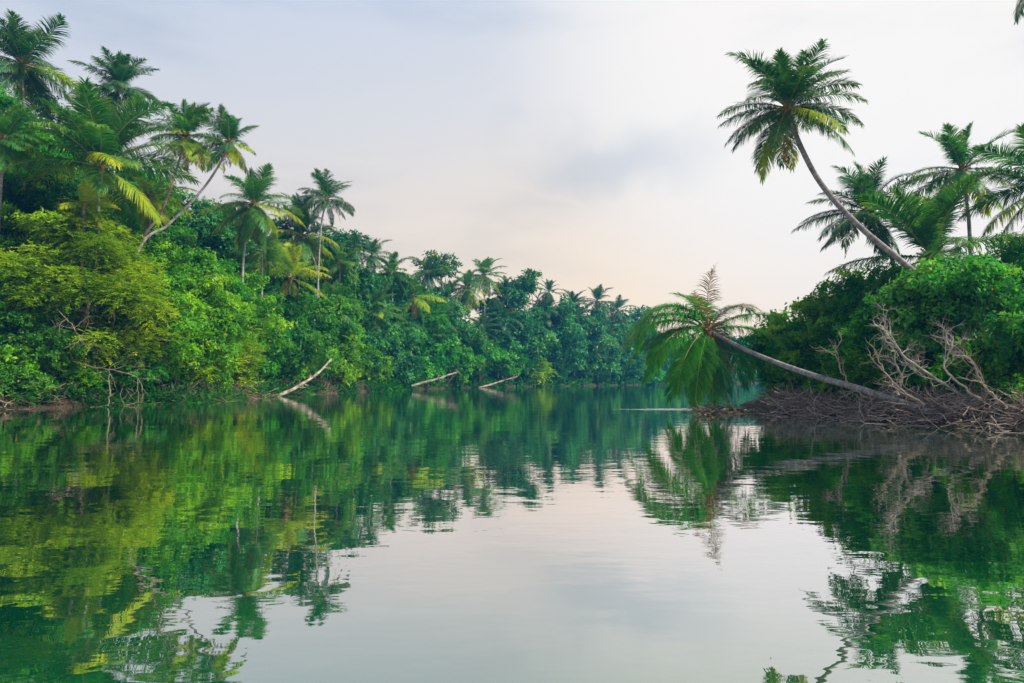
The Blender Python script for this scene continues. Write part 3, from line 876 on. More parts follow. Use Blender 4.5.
# --- the fallen palm over the water
def fallen_palm():
    top = at(708, 330, 40)
    b = np.array([*at(940, 415, 28.6)[:2], 0.0]); b[2] = gz(b[0], b[1])
    root = empty('coconut_palm', b)
    tag(root, 'palm bent out flat over the river from the right bank, crown drooping to the water', 'palm tree')
    pts = [at(950, 419, 28.3), at(905, 404, 30), at(860, 389, 32), at(815, 376, 34.4), at(775, 362, 37), at(742, 348, 38.8), top]
    path = smooth_path(pts, 60)
    t = np.linspace(0, 1, 60)
    mb = MB(); mb.tube(path, 0.185 - 0.07 * t, 12, np.repeat(t, 12))
    mb.build('trunk', [M['palm_trunk']], root, True, b)
    loc = top - b
    F = [  # azimuth deg (0 = right, 90 = away), elev, droop, length, material, hang, sparse, bend, curl
        (184, 66, 138, 6.0, 'palm', 0.60, .0, 1.0, .1), (168, 48, 112, 6.2, 'palm', 0.65, .0, 1.0, -.1), (198, 44, 118, 6.2, 'palm', 0.7, .0, 1.1, .15),
        (190, 26, 84, 6.1, 'palm_dark', 0.75, .0, 1.2, 0), (176, 10, 70, 5.9, 'palm', 0.8, .0, 1.1, -.2), (207, 14, 88, 5.9, 'palm_dark', 0.75, .0, 1.0, .2),
        (194, -10, 52, 5.6, 'palm', 0.8, .05, 1.0, .1), (220, -16, 62, 5.5, 'palm_dark', 0.8, .0, .9, .2), (204, -34, 38, 5.4, 'palm', 0.8, .05, .9, .2),
        (236, -38, 46, 5.2, 'palm', 0.8, .08, .8, -.2), (222, -56, 26, 5.0, 'palm_dark', 0.8, .1, .8, .3), (266, -62, 26, 4.9, 'palm_dark', 0.9, .2, .8, 0),
        (60, -30, 58, 4.9, 'palm_dark', 0.8, .0, 1.0, .2), (25, -20, 60, 4.9, 'palm_dark', 0.8, .1, 1.0, 0),
        (310, -60, 26, 4.9, 'palm_dark', 0.8, .3, .8, .2), (10, -8, 78, 4.7, 'palm_dark', 0.8, .15, 1, .2),
        (24, 52, 80, 4.6, 'palm_dark', 0.45, .2, 1.4, .3), (8, 28, 56, 5.3, 'palm_dark', 0.7, .05, 1.7, .1), (354, 12, 66, 5.2, 'palm', 0.7, .05, 1.4, -.2),
        (350, 60, 104, 4.0, 'palm_dead', 0.5, .35, 1.5, 0), (135, 24, 95, 5.4, 'palm_dark', 0.7, .0, 1, 0), (150, 62, 108, 5.0, 'palm', 0.6, .0, 1.2, .2),
        (60, 30, 90, 4.8, 'palm_dark', 0.6, .0, 1.2, .2), (96, 70, 60, 3.6, 'palm_dark', 0.4, .1, 1.4, .2), (170, 78, 70, 3.4, 'palm', 0.4, .15, 1.3, .2),
        (248, 79, 18, 4.0, 'palm_dead', 0.8, .30, 2.6, 1.3), (222, 64, 40, 3.1, 'palm_dead', 0.6, .45, 1.4, .4),
        (310, -66, 20, 4.4, 'palm_dead', 1.1, .4, .8, 0), (340, -55, 36, 4.4, 'palm_dead', 1.1, .45, .8, 0), (0, -42, 44, 4.6, 'palm_dead', 1.1, .4, .8, 0), (280, -70, 16, 4.4, 'palm_dead', 1.1, .45, .8, .2),
    ]
    for i, (az, e, d, l, mt, hg, spz, bd, cu) in enumerate(F):
        mt = 'palm_fresh' if mt == 'palm' or (mt == 'palm_dark' and i % 2) else mt  # deep green fronds carry the crown's backlit silhouette in their colour
        f = frond(l * 0.93, R(e), R(d), 300 + i, leaf_len=1.15 if mt != 'palm_dead' else 1.0, n=150 if mt != 'palm_dead' else 60, hang=hg, sparse=spz + 0.05, bend=bd, curl=cu, vee=0.15, width=0.040)
        o = f.build('frond', [M[mt], M['rachis_dead' if mt == 'palm_dead' else 'rachis']], root)
        if mt == 'palm_dead': o['label'] = 'dead brown frond with gaps between its leaflets'
        o.location = tuple(loc); o.rotation_euler = (0, 0, R(az))
    h = heart_mb(1.25, np.random.default_rng(3)).build('crown_heart', [M['coir']], root, True)
    h.location = tuple(loc)
    rg = np.random.default_rng(5)
    for i in range(5):
        o = nut_mb(0.14).build('coconut', [M['coir']], root, True)
        a = rg.uniform(0, 6.28)
        o.location = (loc[0] + .35 * math.cos(a), loc[1] + .35 * math.sin(a), loc[2] - rg.uniform(.3, .7))


fallen_palm()

# ------------------------------------------------------------------ broadleaf trees and shrubs
T = place_tree
G1 = 'shrubs overhanging the water on the left bank'
# left bank, waterline
T(-25, 300, 47, 4.2, 'round', 'dark', 'dark green shrub cut by the left edge at the waterline', 'shrub', G1, 3, cat='shrub', bottom=.2)
T(38, 312, 47.5, 3.2, 'round', 'dark', 'dark rounded shrub left of the feathery yellow-green tree, over the shaded waterline', 'shrub', G1, 3, cat='shrub', bottom=.3)  # dark leaf colour paints in the shaded hollow here
T(-8, 362, 44, 1.8, 'round', 'dark', 'dark waterside shrub cut by the left edge, lower than the others', 'shrub', G1, 3, cat='shrub', bottom=-.1)
T(22, 384, 43.6, 1.5, 'feather', 'dark', 'dark drooping tuft at the left waterline under the rounded shrub', 'shrub', G1, 3, cat='shrub', bottom=-.1)
T(52, 382, 45, 1.5, 'round', 'dark', 'small dark tuft at the waterline left of the bare boughs', 'shrub', G1, 3, cat='shrub', bottom=-.1)
T(8, 350, 45.5, 2.0, 'broad', 'bright', 'small bright shrub low at the left edge over the water', 'shrub', G1, 2, cat='shrub', bottom=.8)
T(108, 236, 51, 4.4, 'feather', 'feather', 'feathery yellow-green tree with bare grey branches hanging over the left waterline', 'broadleaf_tree', None, 3, bottom=.9)
T(128, 352, 50, 2.3, 'round', 'dark', 'small shaded shrub crouching under the feathery yellow-green trees', 'shrub', G1, 3, cat='shrub', bottom=0)
T(80, 366, 47.5, 1.7, 'feather', 'bright', 'low leafy shrub behind the bare boughs at the left waterline', 'shrub', G1, 3, cat='shrub', bottom=0)
T(30, 372, 46, 1.8, 'round', 'dark', 'lowest dark shrub at the left waterline near the picture edge', 'shrub', G1, 3, cat='shrub', bottom=0)
T(158, 268, 54.5, 3.6, 'round', 'bright', 'leafy light green tree right of the bare grey branches', 'broadleaf_tree', None, 3, bottom=.8)
T(204, 276, 59.5, 3.7, 'round', 'bright', 'bright green tree at the corner where the left bank turns away', 'broadleaf_tree', None, 3, bottom=.2)
T(234, 322, 61.5, 2.2, 'feather', 'feather', 'yellow-green shrub touching the water at the corner of the left bank', 'shrub', G1, 2, cat='shrub', bottom=0)
T(190, 338, 56.5, 2.5, 'feather', 'feather', 'low yellow-green shrub under the bright corner tree', 'shrub', G1, 2, cat='shrub', bottom=.3)
T(258, 318, 75, 3.2, 'round', 'green', 'mid green shrub in the hollow behind the left corner', 'shrub', G1, 3, cat='shrub', bottom=.1)
T(294, 322, 82, 4.6, 'round', 'green', 'round green tree behind the first driftwood log', 'broadleaf_tree', None, 3, bottom=.8)
T(335, 330, 88, 4.8, 'round', 'bright', 'round mounded green tree right of the first driftwood log', 'broadleaf_tree', None, 3, bottom=.3)
T(368, 352, 98, 3.6, 'round', 'bright', 'bright low shrub at the waterline left of the second driftwood log', 'shrub', G1, 3, cat='shrub', bottom=0)
T(398, 350, 110, 3.9, 'round', 'blue', 'dark teal shrub over the second driftwood log', 'shrub', G1, 3, cat='shrub', bottom=.6)
T(420, 362, 119, 3.3, 'round', 'green', 'low green shrub right of the teal one', 'shrub', G1, 3, cat='shrub', bottom=.3)
T(446, 340, 130, 5.5, 'round', 'green', 'green tree leaning over the water past the second driftwood log', 'broadleaf_tree', None, 2, bottom=.6)
T(478, 335, 138, 6.0, 'tier', 'green', 'spreading layered tree above the third driftwood log', 'broadleaf_tree', None, 2, bottom=1.5)
T(508, 350, 150, 5.0, 'tier', 'green', 'layered tree left of the yellow clump on the far bank', 'broadleaf_tree', None, 2, bottom=1.2)
T(536, 360, 156.5, 3.2, 'feather', 'feather', 'bright yellow-green clump standing alone at the far waterline', 'shrub', G1, 3, cat='shrub', bottom=0)
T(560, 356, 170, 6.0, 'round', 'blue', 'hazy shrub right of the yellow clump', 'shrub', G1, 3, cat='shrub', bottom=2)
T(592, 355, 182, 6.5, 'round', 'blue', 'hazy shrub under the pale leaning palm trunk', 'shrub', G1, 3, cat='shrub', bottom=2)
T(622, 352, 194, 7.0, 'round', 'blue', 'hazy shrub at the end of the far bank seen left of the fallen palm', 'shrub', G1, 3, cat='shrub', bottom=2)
T(645, 368, 203, 5.0, 'round', 'green', 'pale green shrub on the far bank just behind the tip of the fallen palm', 'shrub', G1, 3, cat='shrub', bottom=0)
# left bank, second row
T(-12, 196, 53, 5.0, 'tier', 'bright', 'layered tree with glossy leaf rosettes at the left edge below the bright palm', 'broadleaf_tree', None, 1)
T(38, 206, 51.5, 4.4, 'tier', 'bright', 'layered bright tree with rusty leaf tips above the dark rounded shrub', 'broadleaf_tree', None, 1)
T(72, 206, 50.8, 3.8, 'feather', 'feather', 'yellow-green tree between the layered bright tree and the bare branches', 'broadleaf_tree', None, 1)
T(12, 258, 50, 4.0, 'round', 'dark', 'shaded tree under the layered trees at left', 'broadleaf_tree', None, 1)  # shade under the layered trees put into the leaf colour
T(108, 216, 57, 4.2, 'feather', 'bright', 'leafy bright tree below the hanging yellow palm', 'broadleaf_tree', None, 1)
T(172, 236, 61, 4.2, 'round', 'bright', 'bright tree right of the crossing palm trunks', 'broadleaf_tree', None, 1)
T(205, 250, 66, 4.4, 'round', 'green', 'green tree behind the bright corner tree', 'broadleaf_tree', None, 1)
T(240, 270, 73, 4.8, 'tier', 'bright', 'layered tree in front of the pale trunked palm', 'broadleaf_tree', None, 1)
T(276, 296, 79, 4.4, 'round', 'dark', 'dark tree under the low yellow-green palm', 'broadleaf_tree', None, 1)
T(318, 292, 92, 5.2, 'round', 'green', 'green tree behind the mounded one', 'broadleaf_tree', None, 1)
T(352, 300, 102, 5.4, 'round', 'blue', 'teal tree behind the bare palm trunk', 'broadleaf_tree', None, 1)
T(386, 308, 114, 5.4, 'round', 'blue', 'teal tree on the slope over the teal shrub', 'broadleaf_tree', None, 1)
T(424, 318, 126, 6, 'round', 'green', 'green tree under the drooping palm on the slope', 'broadleaf_tree', None, 1)
T(460, 316, 140, 6, 'round', 'dark', 'dark tree at the foot of the close pair of palms', 'broadleaf_tree', None, 1)
# left bank, skyline
T(0, 100, 57, 5.0, 'round', 'green', 'tall tree at the left edge reaching up beside the tallest palm trunk', 'broadleaf_tree', None, 1)
T(38, 135, 58, 5.0, 'round', 'dark', 'dark tall tree right of the tallest palm trunk', 'broadleaf_tree', None, 1)
T(70, 112, 66, 4.6, 'round', 'dark', 'dark tree crown between the tallest palm and the next palm', 'broadleaf_tree', None, 1)
T(120, 140, 74, 6.0, 'round', 'green', 'tree filling the gap behind the big bushy palm', 'broadleaf_tree', None, 1)
T(158, 178, 72, 4.6, 'round', 'green', 'green tree seen behind the brown skirted palm', 'broadleaf_tree', None, 1)
T(204, 202, 78, 4.8, 'round', 'blue', 'rounded teal tree on the skyline right of the leaning trunk', 'broadleaf_tree', None, 1)
T(228, 206, 86, 4.6, 'round', 'blue', 'small teal crown left of the pale trunked palm', 'broadleaf_tree', None, 1)
T(275, 228, 92, 5.4, 'round', 'green', 'green tree between the pale trunked palm and the yellowing palm', 'broadleaf_tree', None, 1)
T(340, 236, 106, 5.8, 'round', 'blue', 'rounded teal tree right of the highest middle palm', 'broadleaf_tree', None, 1)
T(322, 250, 98, 5.0, 'round', 'green', 'green tree around the trunk of the highest middle palm', 'broadleaf_tree', None, 1)
T(378, 268, 118, 6.0, 'round', 'blue', 'teal tree under the small dark skyline palm', 'broadleaf_tree', None, 1)
T(408, 273, 126, 6.0, 'round', 'green', 'green skyline tree left of the first umbrella tree', 'broadleaf_tree', None, 1)
T(436, 292, 136, 6.5, 'round', 'blue', 'teal tree below the first umbrella tree', 'broadleaf_tree', None, 1)
G2 = 'tall trees with flat umbrella crowns on the skyline'
T(440, 252, 132, 3.7, 'tier', 'dark', 'first umbrella tree, dark flat crown on bare forked limbs left of the close palms', 'broadleaf_tree', G2, 1, cfrac=.22, clump=.42, skip=.35, dens=.8)
T(527, 270, 150, 4.0, 'tier', 'dark', 'second umbrella tree, dark flat crown right of the close palms', 'broadleaf_tree', G2, 1, cfrac=.22, clump=.42, skip=.3, dens=.8)
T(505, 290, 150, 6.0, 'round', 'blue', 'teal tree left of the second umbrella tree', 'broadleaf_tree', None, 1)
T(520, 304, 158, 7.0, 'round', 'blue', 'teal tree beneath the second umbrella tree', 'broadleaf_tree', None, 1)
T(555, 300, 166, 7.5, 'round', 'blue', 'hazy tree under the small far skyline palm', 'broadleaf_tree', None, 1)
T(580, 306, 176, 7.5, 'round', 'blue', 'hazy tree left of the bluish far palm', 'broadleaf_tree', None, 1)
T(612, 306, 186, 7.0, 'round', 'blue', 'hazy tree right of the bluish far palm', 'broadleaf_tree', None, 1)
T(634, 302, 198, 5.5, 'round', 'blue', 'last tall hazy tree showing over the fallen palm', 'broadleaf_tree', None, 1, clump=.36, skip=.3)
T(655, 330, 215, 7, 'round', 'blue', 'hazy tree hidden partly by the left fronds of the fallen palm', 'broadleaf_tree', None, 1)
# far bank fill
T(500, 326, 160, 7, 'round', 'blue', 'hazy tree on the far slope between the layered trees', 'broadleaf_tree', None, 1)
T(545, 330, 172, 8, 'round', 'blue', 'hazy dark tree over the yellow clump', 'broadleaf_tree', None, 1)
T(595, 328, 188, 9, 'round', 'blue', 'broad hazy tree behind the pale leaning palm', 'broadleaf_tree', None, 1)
# right bank
T(786, 322, 44.5, 2.6, 'round', 'green', 'green shrub over the trunk of the fallen palm, nearest to its crown', 'shrub', None, 3, cat='shrub', bottom=.4)
T(768, 366, 44.5, 1.6, 'feather', 'feather', 'low yellow-green shrub at the tip of the right bank', 'shrub', None, 3, cat='shrub', bottom=.1)
T(812, 300, 45, 3.0, 'broad', 'bright', 'tall shrub with brownish leaf tips left on the right bank', 'shrub', None, 2, cat='shrub')
T(786, 377, 42, 1.3, 'feather', 'bright', 'small leafy shrub poking out of the thin left end of the brushwood', 'shrub', None, 3, cat='shrub', bottom=0)
T(828, 372, 38, 1.5, 'round', 'bright', 'small bright shrub right behind the fallen trunk where the brushwood starts', 'shrub', None, 3, cat='shrub', bottom=0)
T(868, 352, 34.5, 1.5, 'feather', 'bright', 'light green shrub drooping between the fallen trunk and the slanting dead tree', 'shrub', None, 3, cat='shrub', bottom=0)
T(915, 366, 33.0, 1.4, 'round', 'green', 'small green shrub half buried in the middle of the brushwood', 'shrub', None, 3, cat='shrub', bottom=0)
T(985, 352, 30.0, 1.6, 'broad', 'bright', 'bright leafy shrub above the right end of the brushwood', 'shrub', None, 3, cat='shrub', bottom=.2)
T(1020, 376, 28.0, 1.3, 'feather', 'bright', 'grassy light green tuft at the right edge on the brushwood', 'shrub', None, 3, cat='shrub', bottom=0)
T(955, 268, 38, 2.6, 'feather', 'bright', 'feathery light treetop showing between the bushy palm and the large leaved trees', 'broadleaf_tree', None, 1, cfrac=.5)
T(838, 280, 43, 2.0, 'feather', 'feather', 'wispy light tree against the sky left of the loose leaved one', 'broadleaf_tree', None, 1, cfrac=.5, skip=.3, clump=.3)
T(805, 350, 40.5, 2.3, 'round', 'bright', 'bright green shrub just above the middle of the fallen trunk', 'shrub', None, 3, cat='shrub', bottom=.2)
T(846, 300, 40, 3.1, 'round', 'bright', 'bright green tree between the tall shrub and the pale dead tree', 'broadleaf_tree', None, 2)
T(862, 262, 43, 3.4, 'broad', 'bright', 'open tree with loose leaves against the sky under the leaning trunk', 'broadleaf_tree', None, 1, clump=.22, skip=.45, dens=.6)
T(893, 268, 40, 3.4, 'round', 'green', 'green tree under the big leaning trunk', 'broadleaf_tree', None, 1)
T(888, 310, 36, 2.8, 'round', 'green', 'green tree just behind the pale dead tree', 'broadleaf_tree', None, 1)
T(925, 268, 29.8, 2.2, 'broad', 'broad', 'tree with large glossy blue-green leaves right of the dead tree', 'broadleaf_tree', None, 1, cfrac=.62, skip=.35, clump=.28)
T(962, 258, 30.2, 2.2, 'broad', 'broad', 'large leaved tree around the lower leaning trunk', 'broadleaf_tree', None, 1, cfrac=.32, skip=.3, clump=.28)
T(992, 240, 41, 3.6, 'round', 'bright', 'bright green treetop under the thin upright palm', 'broadleaf_tree', None, 1)
T(1030, 238, 38, 4.0, 'round', 'green', 'green treetop at the right edge below the yellow fronds', 'broadleaf_tree', None, 1)
T(1032, 292, 28.5, 2.2, 'broad', 'broad', 'large leaved branchy tree at the right edge near the water', 'broadleaf_tree', None, 1, bottom=1.6, clump=.26, skip=.25)
T(1000, 330, 33, 2.6, 'round', 'dark', 'shaded tree behind the lowest leaning trunk', 'broadleaf_tree', None, 1)
T(945, 330, 35, 3.0, 'round', 'dark', 'shaded tree in the dark hollow behind the brushwood', 'broadleaf_tree', None, 1)
T(1060, 330, 30, 3.0, 'round', 'dark', 'dark tree just outside the right edge', 'broadleaf_tree', None, 1)


# understorey: leafy ground cover nobody could count
def undergrowth():
    rg = np.random.default_rng(11)
    groups = []
    for side, n, col in (('left', 8000, 'dark'), ('right', 1500, 'green')):  # left side uses dark leaves to paint shade on the forest floor
        if side == 'left':
            y = 36 + 175 * rg.random(n * 3) ** 1.3
            x = rg.uniform(-75, 75, n * 3)
        else:
            y = rg.uniform(18, 70, n * 3); x = rg.uniform(13, 60, n * 3)
        d = bank_dist(x, y)
        u = x / y
        lim = (u < 0.30) if side == 'left' else (u > 0.3)
        ok = (d > (-0.1 if side == 'left' else 3.2)) & (d < 32) & lim & (u > -0.95) & (u < 0.95)
        x, y = x[ok][:n], y[ok][:n]
        z = ground(x, y)
        mb = MB()
        for a, b, c in zip(x, y, z):
            k = 16; s = max(0.28, 0.006 * b)
            dd = nrmz(rg.normal(size=(k, 3)) + np.array([0, 0, 0.5]))
            P = np.array([a, b, c]) + dd * rg.uniform(0.2, 1.5, (k, 1)) * np.array([1.0, 1.0, 0.9])
            P[:, 2] = np.maximum(P[:, 2], c)
            leaf_quads(mb, P, dd + rg.normal(0, .4, dd.shape), np.array([0, 0, 1.0]) + rg.normal(0, .4, dd.shape),
                       s * rg.uniform(.7, 1.4, k), np.clip(rg.normal(.45, .15, k), 0, .97), .45)
        o = mb.build('undergrowth', [M[col]])
        tag(o, 'leafy undergrowth covering the forest floor of the %s bank' % side, 'undergrowth', kind='stuff')


undergrowth()


def edge_growth():
    """leafy sprays overhanging the left waterline"""
    rg = np.random.default_rng(15)
    n = 9000
    y = 34 + 175 * rg.random(n) ** 1.5
    x = rg.uniform(-45, 45, n)
    P = np.array([p for p in RIVER[2:15]])
    seg = np.linalg.norm(np.diff(P, axis=0), axis=1); cum = np.concatenate([[0], np.cumsum(seg)])
    s_ = cum[-1] * rg.random(2600) ** 1.3
    x = np.interp(s_, cum, P[:, 0]) + rg.normal(0, .5, 2600); y = np.interp(s_, cum, P[:, 1]) + rg.normal(0, .5, 2600)
    keep = np.sin(s_ * .55) + np.sin(s_ * .23 + 1) > -0.5 * (s_ > 25)
    mb = MB()
    for a, b in zip(x[keep], y[keep]):
        if b > 115 or bank_dist(np.array([a]), np.array([b]))[0] < -0.6: continue
        c = max(gz(a, b), 0.05)
        k = 34; s = max(0.20, 0.005 * b)
        dd = nrmz(rg.normal(size=(k, 3)) + np.array([0, 0, 0.4]))
        Pp = np.array([a, b, c]) + dd * rg.uniform(0.1, 1.1, (k, 1)) * np.array([1.0, 1.0, 1.1])
        Pp[:, 2] = np.maximum(Pp[:, 2], 0.06)
        leaf_quads(mb, Pp, dd + rg.normal(0, .5, dd.shape), np.array([0, 0, 1.0]) + rg.normal(0, .5, dd.shape),
                   s * rg.uniform(.6, 1.3, k), np.clip(rg.normal(.3, .22) + rg.normal(0, .1, k), 0, .97), .45)
    o = mb.build('waterside_growth', [M['dark']])  # dark leaves paint the shade along the waterline
    tag(o, 'low leafy growth trailing over the left waterline', 'undergrowth', kind='stuff')


edge_growth()


def far_wood():
    """woodland beyond the river bend, one mass in the haze"""
    rg = np.random.default_rng(21)
    mb = MB()
    for i in range(130):
        px = rg.uniform(610, 860); D = rg.uniform(275, 345)
        top = at(px, rg.uniform(338, 362) - (px - 700) * 0.03, D)
        x = top[0]
        if bank_dist(np.array([x]), np.array([D]))[0] < 2: continue
        g = gz(x, D); h = max(top[2] - g, 6)
        crown(mb, rg, np.array([x, D, g + h / 2]), rg.uniform(5, 8), h / 2, 1.3, 'round', 0.7, .36)
    a = RIVER[14:18]
    for i in range(70):
        k = rg.integers(0, 3); f = rg.random()
        p = a[k] * (1 - f) + a[k + 1] * f + rg.normal(0, 1.5, 2) + np.array([-3, 4.0])
        h = rg.uniform(4, 9)
        crown(mb, rg, np.array([p[0], p[1], gz(*p) + h / 2 - .3]), rg.uniform(3, 5), h / 2 + .4, 1.1, 'round', 0.7, .36)
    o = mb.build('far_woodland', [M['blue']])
    tag(o, 'pale blue woodland beyond the bend of the river', 'woodland', kind='stuff')


far_wood()


# ------------------------------------------------------------------ dead wood
def branch(mb, rg, p, d, L_, r, depth, spread=0.8, k=6, up=0.0):
    n = 7
    pts = [np.array(p, float)]
    d = nrmz(np.array(d, float))
    for i in range(n):
        d = nrmz(d + rg.normal(0, 0.20, 3) + np.array([0, 0, up]))
        pts.append(pts[-1] + d * L_ / n)
    mb.tube(pts, np.linspace(r, r * 0.35, n + 1), k)
    if depth:
        for i in range(rg.integers(3, 6)):
            j = rg.integers(2, n + 1)
            dd = nrmz(nrmz(pts[j] - pts[j - 1]) + rg.normal(0, spread, 3))
            branch(mb, rg, pts[j], dd, L_ * rg.uniform(0.4, 0.7), r * 0.5, depth - 1, spread, max(4, k - 1), up)
    return pts


def dead_tree(pts, r0, seed, label, name='dead_tree', mat='bark_pale', sub=7, depth=2, L_=1.5, kind='dead tree', up=0.03, group=None):
    rg = np.random.default_rng(seed)
    P = [at(*q) for q in pts]
    base = P[0].copy()
    root = empty(name, base)
    tr = smooth_path(P, 18)
    tr += rg.normal(0, 0.03, tr.shape)
    a = MB(); a.tube(tr, np.linspace(r0, r0 * 0.45, 18), 8)
    a.build('trunk', [M[mat]], root, True, base)
    b = MB()
    for i in range(sub):
        j = rg.integers(4, 18)
        dd = nrmz(nrmz(tr[j] - tr[j - 1]) * 0.8 + rg.normal(0, 0.7, 3))
        branch(b, rg, tr[j], dd, L_ * rg.uniform(0.6, 1.2), r0 * 0.45, depth, 0.7, 5, up)
    b.build('branches', [M[mat]], root, True, base)
    tag(root, label, kind, group)


dead_tree([(968, 400, 28.6), (935, 378, 28.6), (904, 356, 28.5), (889, 338, 28.4), (880, 324, 28.4)], .065, 1, 'pale dead tree slanting up left from the brushwood with a fan of bare twigs', sub=11, L_=1.05, depth=2)
dead_tree([(898, 395, 29.3), (902, 378, 29.2), (896, 365, 29.2), (894, 345, 29.1)], .06, 2, 'short upright pale dead stem in the middle of the brushwood', sub=6, L_=1.0)
dead_tree([(980, 400, 27.6), (958, 382, 27.6), (944, 368, 27.6), (951, 352, 27.5), (954, 336, 27.5)], .05, 3, 'crooked pale dead branch bent upward near the right end of the brushwood', sub=8, L_=1.1)
dead_tree([(870, 400, 31.5), (850, 385, 31.5), (838, 362, 31.4), (834, 345, 31.4)], .05, 4, 'thin dead shrub behind the fallen trunk left of the upright stem', 'dead_shrub', 'twig', 7, 1, 1.2, 'dead shrub')
dead_tree([(925, 405, 28.4), (905, 392, 28.4), (890, 378, 28.3), (880, 362, 28.3)], .05, 5, 'brown dead shrub in front of the slanting dead tree', 'dead_shrub', 'twig', 8, 1, 1.1, 'dead shrub')
dead_tree([(1008, 408, 26.6), (990, 392, 26.6), (978, 375, 26.6), (972, 362, 26.5)], .05, 6, 'brown dead shrub at the right end of the brushwood', 'dead_shrub', 'twig', 8, 1, 1.1, 'dead shrub')
# bare grey branches under the feathery tree on the left bank
dead_tree([(48, 352, 48.2), (85, 365, 46.6), (110, 369, 45.8), (135, 376, 45.6), (142, 386, 45.5)], .05, 7, 'long bare grey bough reaching over the left waterline', 'bare_bough', 'bark', 7, 1, 1.6, 'bough', -0.02)
dead_tree([(30, 276, 49.5), (58, 310, 47.0), (72, 325, 46), (82, 342, 45.8)], .045, 8, 'bare grey bough hanging through the shade between the dark shrub and the feathery tree', 'bare_bough', 'bark', 9, 1, 1.5, 'bough', -0.03)
dead_tree([(108, 405, 47), (110, 392, 47), (109, 378, 47), (110, 366, 47)], .045, 9, 'upright bare stem standing at the left waterline', 'dead_sapling', 'bark', 4, 1, 1.3, 'sapling')


def brush(name, mat, label, cat, pts, n, seed, hmax, thick=(.012, .03), ln=(0.8, 2.4), flat=0.25):
    """tangle of fallen twigs piled along the bank"""
    rg = np.random.default_rng(seed)
    mb = MB()
    P = np.array(pts)
    seg = np.linalg.norm(np.diff(P[:, :2], axis=0), axis=1); cum = np.concatenate([[0], np.cumsum(seg)])
    for i in range(n):
        s = rg.uniform(0, cum[-1])
        x = np.interp(s, cum, P[:, 0]); y = np.interp(s, cum, P[:, 1]); w = np.interp(s, cum, P[:, 2]); h = np.interp(s, cum, P[:, 3])
        q = rg.normal(0, 0.45)
        # across the bank
        j = min(len(P) - 2, max(0, int(np.searchsorted(cum, s)) - 1))
        t = (P[j + 1, :2] - P[j, :2]) / (seg[j] + 1e-6)
        nn = np.array([-t[1], t[0]])
        x += nn[0] * q * w; y += nn[1] * q * w
        z = max(gz(x, y), 0.0) + rg.random() * h * max(0.1, 1 - abs(q)) + 0.03
        a = rg.uniform(0, 6.28); e = rg.normal(0, flat)
        d = np.array([math.cos(a) * math.cos(e), math.sin(a) * math.cos(e), math.sin(e)])
        L_ = rg.uniform(*ln)
        pts_ = [np.array([x, y, z]) - d * L_ / 2]
        for k in range(5):
            d = nrmz(d + rg.normal(0, .32, 3) * np.array([1, 1, .8]))
            pp = pts_[-1] + d * L_ / 5
            pp[2] = max(pp[2], 0.0)
            pts_.append(pp)
        r = rg.uniform(*thick)
        mb.tube(pts_, np.linspace(r, r * .4, 6), 4, tone=rg.random())
    o = mb.build(name, [M[mat]])
    tag(o, label, cat, kind='stuff')


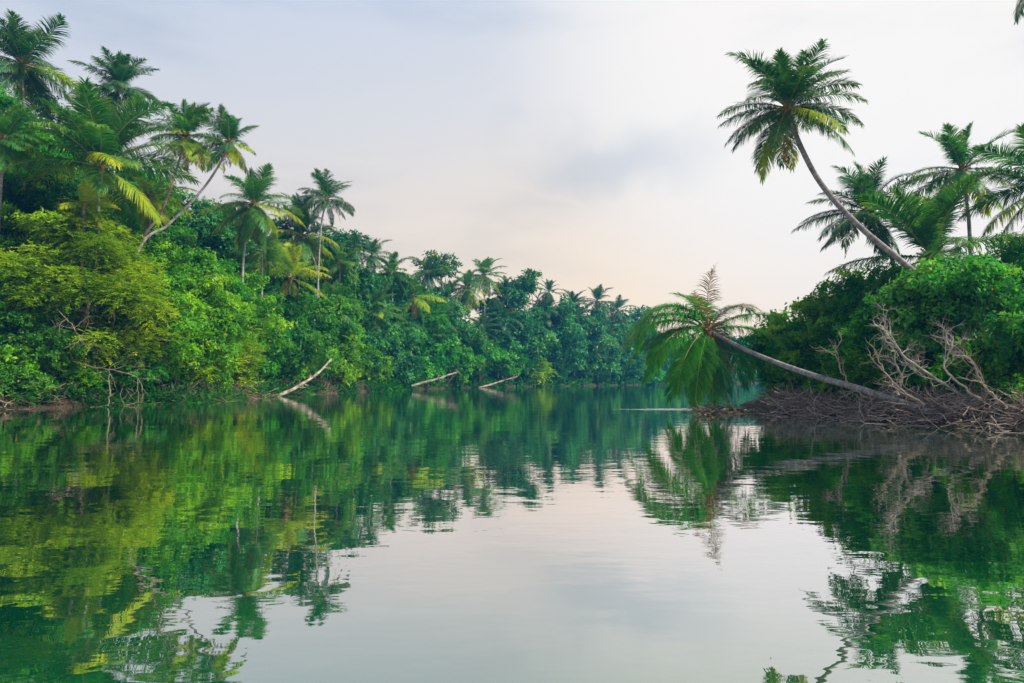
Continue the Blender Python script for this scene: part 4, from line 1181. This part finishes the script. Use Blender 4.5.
brush('brushwood', 'twig', 'tangled dry brushwood heaped along the right bank under the fallen trunk', 'brushwood',
      [(16.0, 42.5, .9, .4), (15.0, 39, 1.0, .4), (15.4, 36, 1.2, .45), (16.4, 32.5, 1.3, .45), (17.6, 30, 1.5, .75), (19.0, 28, 1.6, .8), (21.1, 25.8, 1.7, .8), (22.5, 23, 2, 1.0)], 4200, 3, 1.5, (.007, .026), (.6, 2.2), .35)
brush('root_tangle', 'twig_dark', 'dark tangle of roots and fallen twigs along the shaded left waterline', 'roots',
      [(-37, 33, 1.3, 1.2), (-33, 43, 1.3, 1.3), (-29.7, 49.5, 1.2, 1.1), (-27.0, 54.5, 1.0, .8), (-25.4, 63, 1.0, .8), (-26.8, 72, 1.2, 1.0), (-25.8, 84, 1.3, 1.2), (-21, 104, 1.4, 1.0)],
      1500, 5, 1.2, (.015, .045), (1.0, 2.8), .35)
brush('frond_litter', 'twig_dark', 'raft of rotting dead fronds lying in the water under the fallen palm crown', 'litter',
      [(10.3, 38.2, .5, .25), (11.3, 38.6, .7, .45), (12.6, 39.0, .6, .3), (13.4, 39.4, .3, .15)], 150, 8, .4, (.012, .035), (.6, 2.0), .12)


# driftwood logs leaning out of the left bank
def log(pts, r, label, seed, name='driftwood_log'):
    rg = np.random.default_rng(seed)
    P = smooth_path([at(*q) for q in pts], 22)
    P += np.cumsum(rg.normal(0, .028, P.shape), 0)
    root = empty(name, P[0])
    mb = MB(); mb.tube(P, np.linspace(r, r * .55, 22) * (1 + rg.normal(0, .05, 22)), 9)
    mb.build('trunk', [M['log']], root, True, P[0])
    for k in range(4):
        j = int(rg.integers(7, 21)); b = MB()
        branch(b, rg, P[j], nrmz(P[j] - P[j - 1]) + rg.normal(0, .7, 3), rg.uniform(.6, 1.8), r * .35, 1, k=5)
        b.build('broken_branch', [M['log']], root, True, P[0])
    tag(root, label, 'log', 'driftwood logs leaning out of the left bank')


log([(276, 397.0, 74), (298, 387, 76), (318, 374, 78), (332, 359, 80)], .20, 'first driftwood log, pale and steep, nearest on the left bank', 1)
log([(396, 390.5, 113), (420, 384, 114), (440, 379, 115), (458, 374, 116)], .21, 'second driftwood log, long and nearly level over the water, middle of the three', 2)
log([(478, 387.8, 142), (500, 381.5, 143), (518, 377, 144)], .2, 'third driftwood log, grey and farthest along the left bank', 3)


def litter_bits():
    # blue plastic can half afloat at the tip of the right bank
    p = at(762, 404, 50.5); p[2] = 0.07
    mb = MB()
    t = np.array([0, .02, .06, .5, .58, .60, .66, .68]) - .3
    mb.tube(np.stack([t, 0.1 * t, 0.02 * t], 1), np.array([.002, .13, .16, .16, .09, .05, .05, .002]), 12)
    o = mb.build('plastic_canister', [simple('blue_plastic', (.05, .22, .5), .35)], None, True)
    o.location = tuple(p)
    tag(o, 'small blue plastic canister washed up at the tip of the right bank', 'canister')


litter_bits()
